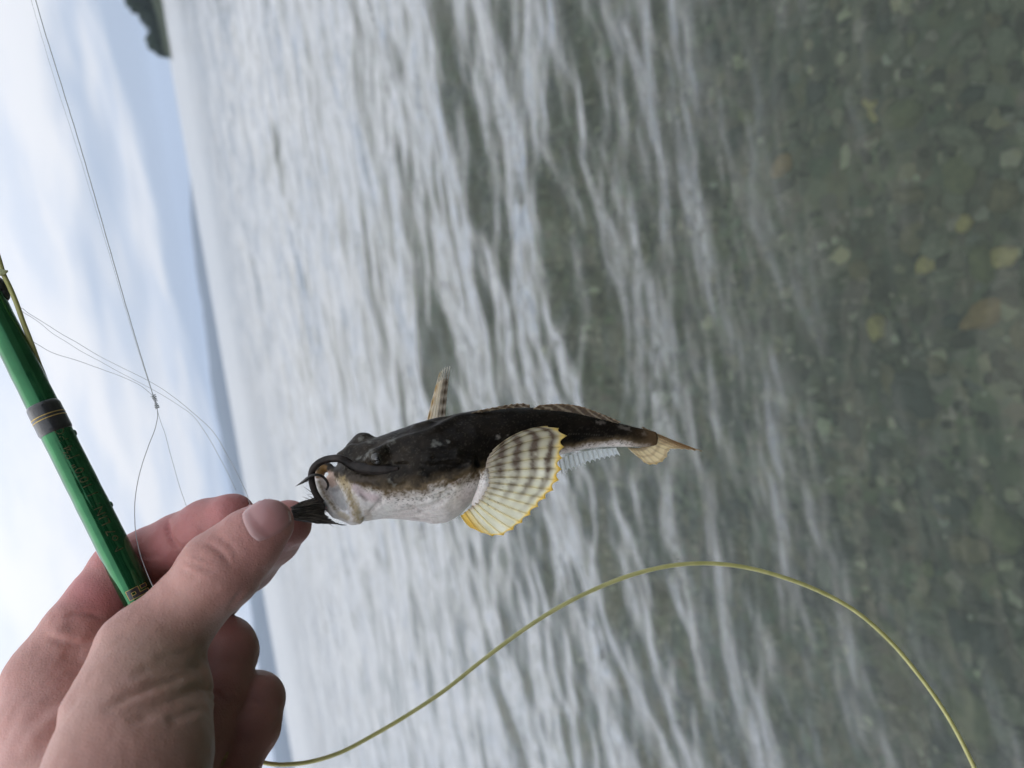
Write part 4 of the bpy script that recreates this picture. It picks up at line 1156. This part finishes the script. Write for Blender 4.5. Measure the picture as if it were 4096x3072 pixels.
def fin(name, base, tip, w_base, w_tip, nray, colfn, scallop=0.07, sub=7, nl=36, r0=.9, r1=.35, bow=0.0, pleat=1.2, label=None, thick=.25):
    """fan of rays from a base curve to a tip curve (frame pixels); w = depth in pixels towards the camera"""
    nu = (nray - 1) * sub + 1
    s = np.linspace(0, 1, nu); bq = spline(np.array(base), nu); tq = spline(np.array(tip), nu)
    v_ = np.linspace(0, 1, nl)
    wb = np.interp(s, np.linspace(0, 1, len(w_base)), w_base); wt = np.interp(s, np.linspace(0, 1, len(w_tip)), w_tip)
    ph = (np.arange(nu) % sub) / sub
    dip = np.sin(np.pi * ph)                       # 0 on a ray, 1 between two
    ext = 1 - scallop * dip
    S_, Vv = np.meshgrid(s, v_)
    L = v_[:, None] * ext[None]
    X_ = bq[None, :, 0] * (1 - L) + tq[None, :, 0] * L
    Y_ = bq[None, :, 1] * (1 - L) + tq[None, :, 1] * L
    bow = np.interp(s, np.linspace(0, 1, len(np.atleast_1d(bow))), np.atleast_1d(bow))[None]
    bx = (tq[:, 1] - bq[:, 1]); by = -(tq[:, 0] - bq[:, 0])
    X_ = X_ + bow * bx[None] * (L * (1 - L)); Y_ = Y_ + bow * by[None] * (L * (1 - L))
    W_ = wb[None] * (1 - L) + wt[None] * L - pleat * dip[None] * L
    q = np.stack([X_, Y_, W_], -1)
    Pq = q.reshape(-1, 3)
    Cc = colfn(S_.ravel(), L.ravel(), np.tile(dip, nl), Pq)
    fs = [(j * nu + i, j * nu + i + 1, (j + 1) * nu + i + 1, (j + 1) * nu + i) for j in range(nl - 1) for i in range(nu - 1)]
    # give the skin a thickness
    M_ = len(Pq)
    bk = Pq - np.array([0, 0, thick])
    fs2 = fs + [tuple(x_ + M_ for x_ in f[::-1]) for f in fs]
    rim = [j * nu for j in range(nl)] + [(nl - 1) * nu + i for i in range(1, nu)] + [j * nu + nu - 1 for j in range(nl - 2, -1, -1)]
    fs2 += [(rim[i], rim[i + 1], rim[i + 1] + M_, rim[i] + M_) for i in range(len(rim) - 1)]
    o = child(name, m2w(from_q(np.concatenate([Pq, bk]))), fs2, fin_mat, fish, colors=np.concatenate([Cc, Cc]))
    if label: o['label'] = label
    for k in range(nray):
        i = k * sub
        path = q[:, i].copy(); path[:, 2] += 0.15
        v, f = tube(m2w(from_q(path)), np.linspace(r0, r1, nl) * MM * 0.001, 6)
        cc = np.repeat(colfn(np.full(nl, s[i]), L[:, i], np.zeros(nl), path), 6, 0); cc[:, 3] = 1
        cc[:, :3] = cc[:, :3] * 0.9 + 0.05 * np.array([1, .9, .6])
        child('fin_ray', v, f, ray_mat, o, colors=cc)
    return o
def lerp(c0, c1, w): w = np.clip(w, 0, 1)[:, None]; return np.asarray(c0) * (1 - w) + np.asarray(c1) * w
def col_pect(s, L, dip, q):
    n_ = vnoise(q, 5, 51, 2); n3 = vnoise(q, 1.3, 52, 1)
    C = np.tile(np.array([0.96, 0.94, 0.74, 0.46]), (len(s), 1))
    C = lerp(C, [0.94, 0.86, 0.54, .70], 1 - dip * 1.3)
    lowf = np.clip((s - .62) / .38, 0, 1)
    band = 0
    for c_, wd in ((.20, .085), (.42, .075), (.64, .065), (.84, .05)):
        band = np.maximum(band, np.exp(-((L + .03 * n_ - c_ + .05 * s) / wd) ** 2))
    up = np.clip(1.45 - s * 2.0, 0, 1)
    C = lerp(C, [0.10, 0.055, 0.020, .96], band * up * (1.35 + .9 * n_) * (1.0 - .25 * dip))
    C = lerp(C, [0.24, 0.19, 0.10, .85], np.clip(.34 - s, 0, 1) * 2.2 * (1 - band))
    C = lerp(C, [0.05, 0.035, 0.015, .95], np.clip((n3 - .35) * 3, 0, 1) * np.clip(1.2 - L * 1.5, 0, 1) * .55)
    C = lerp(C, [0.42, 0.34, 0.27, 1], np.clip(1 - L / .12, 0, 1))
    C = lerp(C, [0.90, 0.66, 0.10, .95], np.clip((L - .885 + .03 * n_) / .06, 0, 1) * np.clip(.45 + s * 1.8, 0, 1))
    C = lerp(C, [0.90, 0.68, 0.14, .92], np.clip((s - .84) / .1, 0, 1) * .9)
    return C
P_base = [Z3(x, y) for x, y in ((500, 745), (462, 800), (448, 860), (452, 930), (445, 1000), (420, 1070), (375, 1125), (325, 1172), (268, 1222))]
P_tip = [Z3(x, y) for x, y in ((905, 562), (990, 578), (1046, 628), (1030, 690), (1022, 760), (1008, 830), (1010, 872), (990, 955), (942, 1040), (872, 1112), (796, 1195), (722, 1268), (655, 1322), (585, 1365), (520, 1374), (425, 1350), (340, 1312))]
fin('pectoral_fin', P_base, P_tip, [33, 35, 37, 35, 28], [30, 46, 58, 62, 56], 17, col_pect, .06, bow=(0.38, 0.16, 0, -0.1, -0.22), label='near banded pectoral fin with a yellow scalloped edge')
def col_far(s, L, dip, q):
    n_ = vnoise(q, 4, 61, 2)
    C = np.tile(np.array([0.90, 0.84, 0.72, .85]), (len(s), 1))
    band = np.max([np.exp(-((L - c_) / .06) ** 2) for c_ in (.44, .57, .69, .80, .90)], axis=0)
    C = lerp(C, [0.13, 0.08, 0.04, .95], band * np.clip((s - .45) * 3, 0, 1))
    C = lerp(C, [0.60, 0.40, 0.12, .9], np.clip((.3 - s) * 3, 0, 1) * (.5 + .5 * np.sin(L * 34)))
    return C
fin('pectoral_fin', [Z2(1150, 850), Z2(1230, 865), Z2(1312, 860)], [Z2(1288, 275), Z2(1325, 236), Z2(1366, 226)], [-36, -36, -36], [-48, -50, -52], 6, col_far, .16, bow=0.05, pleat=2.5, label='far pectoral fin sticking up edge-on behind the back')
def col_dors(s, L, dip, q):
    n_ = vnoise(q, 5, 71, 2)
    C = np.tile(np.array([0.10, 0.06, 0.028, .92]), (len(s), 1))
    C = lerp(C, [0.34, 0.27, 0.18, .85], (np.sin(s * 34 + L * 9 + 2 * n_) - .1) * 1.2)
    C = lerp(C, [0.24, 0.12, 0.04, .95], (L - .75) * 3)
    return C
fin('dorsal_fin', [Z3(x, y) for x, y in ((300, 482), (420, 458), (560, 436), (700, 424), (768, 424))], [Z3(x, y) for x, y in ((420, 440), (540, 416), (640, 398), (740, 394), (768, 402))], [12, 12, 11, 10], [16, 15, 14, 12], 9, col_dors, .14, r0=.7, r1=.4)
fin('dorsal_fin', [Z3(x, y) for x, y in ((800, 436), (950, 446), (1100, 464), (1250, 498), (1420, 540))], [Z3(x, y) for x, y in ((850, 404), (1000, 396), (1130, 410), (1290, 466), (1440, 528))], [9, 8, 6, 3, 0], [14, 14, 12, 8, 3], 16, col_dors, .05, r0=.6, r1=.4)
def col_anal(s, L, dip, q):
    C = np.tile(np.array([0.80, 0.84, 0.86, .5]), (len(s), 1))
    return lerp(C, [0.85, 0.88, 0.88, .95], 1 - dip * 1.6)
fin('anal_fin', [Z3(x, y) for x, y in ((985, 800), (1100, 762), (1200, 742), (1300, 730), (1405, 722))], [Z3(x, y) for x, y in ((1012, 918), (1115, 878), (1208, 836), (1316, 804), (1436, 778))], [-6, -7, -8, -9, -9], [-2, -2, -4, -6, -8], 13, col_anal, .22, r0=.8, r1=.5)
def col_tail(s, L, dip, q):
    n_ = vnoise(q, 4, 81, 2)
    C = np.tile(np.array([0.80, 0.70, 0.48, .85]), (len(s), 1))
    C = lerp(C, [0.42, 0.25, 0.11, .95], np.clip((.38 - s) * 3, 0, 1))
    C = lerp(C, [0.20, 0.12, 0.05, .95], np.clip((.22 - L) * 4, 0, 1))
    C = lerp(C, [0.50, 0.38, 0.22, .88], np.clip(np.sin(L * 16 + n_) - .3, 0, 1) * .8)
    C = lerp(C, [0.58, 0.42, 0.12, .9], np.clip((L - .86) * 8, 0, 1) * np.clip((s - .5) * 4, 0, 1))
    return C
fin('tail_fin', [Z3(x, y) for x, y in ((1600, 570), (1640, 600), (1655, 640), (1640, 690), (1590, 718), (1500, 722))], [Z3(x, y) for x, y in ((2042, 746), (1990, 742), (1900, 732), (1800, 745), (1790, 780), (1772, 806), (1700, 846), (1640, 842), (1580, 795))], [-10, -10, -10, -9, -9], [-22, -16, -6, 0, 2], 12, col_tail, .05, bow=-0.05, r0=.7, r1=.3)

# ================================================================== THE FLY
fly = empty('fishing_fly', m2w(from_q((*Z4(480, 1150), 16))))
props(fly, 'black streamer fly with a long dark tail hooked in the fish mouth', 'fishing fly')
hair_mat, nt, b = new_mat('black_hair'); a = nd(nt, 'ShaderNodeAttribute', attribute_name='Col')
nt.links.new(a.outputs['Color'], b.inputs['Base Color']); b.inputs['Roughness'].default_value = 0.4; b.inputs['Specular IOR Level'].default_value = 0.6
lea_mat = simple_mat('black_leather', (0.016, 0.012, 0.010), 0.40, noise=0.9, scale=260, coat=0.0, bump=0.6, spec=0.22)
steel = simple_mat('dark_steel', (0.06, 0.058, 0.055), 0.3, metallic=0.7, noise=0.3, scale=600)
# tail strip: leaves the head of the fly, curls round in front of the mouth and lies along the fish's cheek
tp = [(500, 1150), (430, 1040), (385, 940), (358, 830), (352, 740), (375, 650), (440, 575), (540, 520), (650, 497), (760, 495), (850, 530), (940, 590), (1050, 632), (1180, 650), (1330, 655), (1480, 652), (1640, 640)]
wq = [20, 20, 20, 20, 20, 21, 22, 24, 27, 30]
pts = []
for i, (x_, y_) in enumerate(tp):
    p_ = Z4(x_, y_)
    S, ms = trace(fish_sdf, [p_[0]], [p_[1]], 180, 300)
    ws = to_q(S)[0][2] if not ms[0] else -99
    w0 = wq[i] if i < len(wq) else 0
    w_2 = max(ws + 1.6, w0) if i < len(wq) else ws + 0.8 - 0.25 * (i - len(wq))
    pts.append((*p_, w_2))
pts = np.array(pts)
for i in range(3):      # ease the depth along the strip
    pts[1:-1, 2] = np.maximum(pts[1:-1, 2], 0.5 * (pts[:-2, 2] + pts[2:, 2]))
q = spline(pts, 110)
rad = np.interp(np.linspace(0, 1, 110), [0, .1, .3, .5, .62, .75, .9, 1], [3.4, 3.2, 3.4, 3.8, 4.4, 5.4, 4.6, 1.2])
v, f = tube(m2w(from_q(q)), rad * MM * 0.001 * (1 + .05 * vnoise(q, 2.5, 91, 2)), 14, flat=(CZ, 0.6))
child('tail_strip', v, f, lea_mat, fly)
# hook: shank hidden in the hair, bend through the lip, point free
hk = [(500, 1150, 12), (520, 1060, 4), (560, 975, 2), (600, 895, 15), (560, 800, 20), (500, 752, 23), (430, 734, 26), (360, 745, 27), (300, 785, 27), (230, 838, 26), (115, 905, 24)]
q = spline(np.array([(*Z4(x_, y_), w_2) for x_, y_, w_2 in hk]), 80)
rad = np.interp(np.linspace(0, 1, 80), [0, .55, .70, .78, .86, 1], [1.15, 1.3, 1.35, 1.75, 1.35, .12])
v, f = tube(m2w(from_q(q)), rad * MM * 0.001, 12)
child('hook', v, f, steel, fly)
q = spline(np.array([(*Z4(x_, y_), w_2) for x_, y_, w_2 in ((250, 826, 27), (270, 838, 28), (300, 815, 28))]), 8)
v, f = tube(m2w(from_q(q)), np.linspace(.3, .8, 8) * MM * 0.001, 8)
child('barb', v, f, steel, fly)
# head of dense hair pinched in the fingers
edge_r = spline(np.array([(430, 1055), (500, 1075), (560, 1170), (575, 1240), (560, 1300), (620, 1370), (700, 1430), (790, 1470), (872, 1474)], float), 60)
edge_l = spline(np.array([(40, 1215), (60, 1280), (70, 1340), (80, 1400)], float), 60)
core_v, nu_, nv_ = [], 24, 20
hv_, hf_ = [], []
er2 = spline(np.array([(400, 1075), (490, 1090), (545, 1180), (555, 1250), (548, 1300), (590, 1372), (650, 1425)], float), nu_)
el2 = spline(np.array([(60, 1245), (70, 1300), (80, 1350), (90, 1388)], float), nu_)
for side in (1, -1):
    for i in range(nu_):
        u_2 = i / (nu_ - 1)
        for j in range(nv_):
            t_2 = j / (nv_ - 1)
            x_, y_ = el2[i] * (1 - t_2) + er2[i] * t_2
            y_ += 18 * math.sin(t_2 * math.pi) * (u_2 - .3) * -1
            bulge = side * 7.5 * math.sqrt(max(math.sin(u_2 * math.pi), 0)) * (1 - .5 * t_2)
            dz = np.interp(t_2, [0, 1], [41, 15]) + bulge
            core_v.append((*Z4(x_, y_), dz))
fs = []
for s2 in (0, 1):
    o2 = s2 * nu_ * nv_
    for i in range(nu_ - 1):
        for j in range(nv_ - 1):
            k = o2 + i * nv_ + j; fq = (k, k + 1, k + nv_ + 1, k + nv_)
            fs.append(fq if s2 else fq[::-1])
o2 = nu_ * nv_
bd = [(i * nv_, (i + 1) * nv_) for i in range(nu_ - 1)] + [(i * nv_ + nv_ - 1, (i + 1) * nv_ + nv_ - 1) for i in range(nu_ - 1)] + [(j, j + 1) for j in range(nv_ - 1)] + [((nu_ - 1) * nv_ + j, (nu_ - 1) * nv_ + j + 1) for j in range(nv_ - 1)]
fs += [(a_, b_, b_ + o2, a_ + o2) for a_, b_ in bd]
child('head', m2w(from_q(np.array(core_v))), fs, hair_mat, fly, colors=np.tile([0.022, 0.019, 0.016], (len(core_v), 1)))
parts_ = []
hr = np.random.default_rng(11)
for k in range(620):
    u_2 = hr.random() ** 0.9
    i = int(u_2 * 59)
    a_ = edge_l[min(59, max(0, i + hr.integers(-12, 13)))]; b_ = edge_r[i]
    t1 = hr.uniform(.55, 1.03); t0 = hr.uniform(0, .45)
    p0 = a_ + (b_ - a_) * t0; p1 = a_ + (b_ - a_) * t1
    mid = (p0 + p1) / 2 + hr.normal(0, 9, 2)
    cov = math.sqrt(max(math.sin(min(max(u_2, .03), .97) * math.pi), 0.02))
    sg = 1 if hr.random() < .7 else -1
    def dep(t_2): return np.interp(t_2, [0, 1], [41, 15]) + sg * (7.5 * cov * (1 - .5 * t_2) + hr.uniform(.2, 1.2))
    q = spline(np.array([(*Z4(*p0), dep(t0)), (*Z4(*mid), dep((t0 + t1) / 2) + .4), (*Z4(*p1), dep(t1) - .5)]), 6)
    parts_.append(tube(m2w(from_q(q)), np.linspace(.55, .18, 6) * MM * 0.001, 4))
for pts_ in (((400, 1030), (330, 975), (235, 910)), ((410, 1020), (360, 1018), (285, 1027)), ((340, 1110), (280, 1080), (215, 1055)), ((380, 1090), (340, 1060), (300, 1040)), ((590, 1440), (640, 1475), (680, 1505)), ((740, 1462), (810, 1480), (878, 1472)), ((550, 1250), (585, 1245), (600, 1250))):
    q = spline(np.array([(*Z4(*p), 20) for p in pts_]), 8)
    parts_.append(tube(m2w(from_q(q)), np.linspace(.45, .12, 8) * MM * 0.001, 4))
v, f = merge(parts_)
hc = np.concatenate([np.tile(np.array([0.055, 0.047, 0.040]) * s_2, (len(p_[0]), 1)) for p_, s_2 in zip(parts_, hr.choice([.25, .5, 1.0, 1.9, 3.0], len(parts_), p=[.2, .25, .25, .2, .1]))])
props(child('hair', v, f, hair_mat, fly, colors=hc), kind='stuff')
# ================================================================== THE REST OF THE PHOTOGRAPHER (behind the camera)
wrist = m2w(arm[1][0])
WL = lambda *p: np.array(p, float)
SH = 0.27
def pchain(P, pts, k): return chain_sd(P, [(np.asarray(a_, float), r) for a_, r in pts], k)
elbow = WL(-0.33, -0.10, 1.20)
cuff_dir = (elbow - wrist) / np.linalg.norm(elbow - wrist)
def jacket_sdf(P):
    d = pchain(P * WL(1, 1.25, 1), [(WL(0, -0.45 * 1.25, 0.86), .19), (WL(0, -0.45 * 1.25, 1.15), .185), (WL(0, -0.45 * 1.25, 1.36), .17)], .05)
    d = smin(d, pchain(P, [(WL(-.21, -.45, 1.38), .085), (WL(.21, -.45, 1.38), .085)], .03), .06)
    d = smin(d, pchain(P, [(WL(-.23, -.44, 1.37), .08), (elbow, .062), (wrist + cuff_dir * 0.03, .040)], .03), .04)
    d = smin(d, pchain(P, [(WL(.23, -.44, 1.37), .08), (WL(.30, -.30, 1.12), .062), (WL(.10, -.10, 1.33), .044)], .03), .04)
    d = smin(d, pchain(P, [(WL(0, -.45, 1.46), .09), (WL(0, -.43, 1.62), .13), (WL(0, -.45, 1.66), .12)], .04), .05)
    return d + 0.006 * np.sin(P[:, 2] * 60 + 3 * np.sin(P[:, 0] * 14)) * np.cos(P[:, 0] * 23)
def trousers_sdf(P):
    d = None
    for s_2 in (-1, 1):
        e = pchain(P, [(WL(.09 * s_2, -.45, .88), .115), (WL(.12 * s_2, -.44, .50), .085), (WL(.14 * s_2, -.46, .10), .07)], .03)
        d = e if d is None else smin(d, e, .03)
    return d
jk = simple_mat('charcoal_jacket_cloth', (0.035, 0.038, 0.045), 0.8, noise=0.3, scale=30)
tk = simple_mat('waders_cloth', (0.06, 0.062, 0.045), 0.7, noise=0.3, scale=30)
for nm, sd, mt, lo_, hi_ in (('jacket', jacket_sdf, jk, (-.5, -.75, .6), (.5, .25, 1.86)), ('waders', trousers_sdf, tk, (-.4, -.68, -.02), (.4, -.25, 1.05))):
    v, f = surface_nets(sd, lo_, hi_, 0.012)
    child(nm, v, f, mt, hand)
for s_2 in (-1, 1):
    def boot_sdf(P):
        d = pchain(P, [(WL(.14 * s_2, -.46, .16), .078), (WL(.14 * s_2, -.46, .02), .07), (WL(.15 * s_2, -.30, -.01), .052)], .03)
        return smax(d, -0.06 - P[:, 2], .01)
    v, f = surface_nets(boot_sdf, (-.35, -.62, -.12), (.35, -.15, .3), 0.010)
    child('boot', v, f, jk, hand)
# ---- air between here and the far shore
def closed_box(lo, hi):
    v = [(x, y, z) for x in (lo[0], hi[0]) for y in (lo[1], hi[1]) for z in (lo[2], hi[2])]
    f = [(0, 1, 3, 2), (4, 6, 7, 5), (0, 4, 5, 1), (2, 3, 7, 6), (0, 2, 6, 4), (1, 5, 7, 3)]
    return np.array(v, float), f
hzm = bpy.data.materials.new('haze_air'); hzm.use_nodes = True
hn = hzm.node_tree; hn.nodes.clear()
ho = hn.nodes.new('ShaderNodeOutputMaterial'); hvn = hn.nodes.new('ShaderNodeVolumePrincipled')
hvn.inputs['Color'].default_value = (0.70, 0.82, 1.0, 1); hvn.inputs['Density'].default_value = 0.00012
hvn.inputs['Anisotropy'].default_value = 0.2
hn.links.new(hvn.outputs[0], ho.inputs['Volume'])
v, f = closed_box((-7200, -7200, -5.5), (7200, 7200, 150))
props(mesh_obj('haze', v, f, hzm, smooth=False), 'pale blue haze over the lake and far shore', 'haze', kind='stuff')
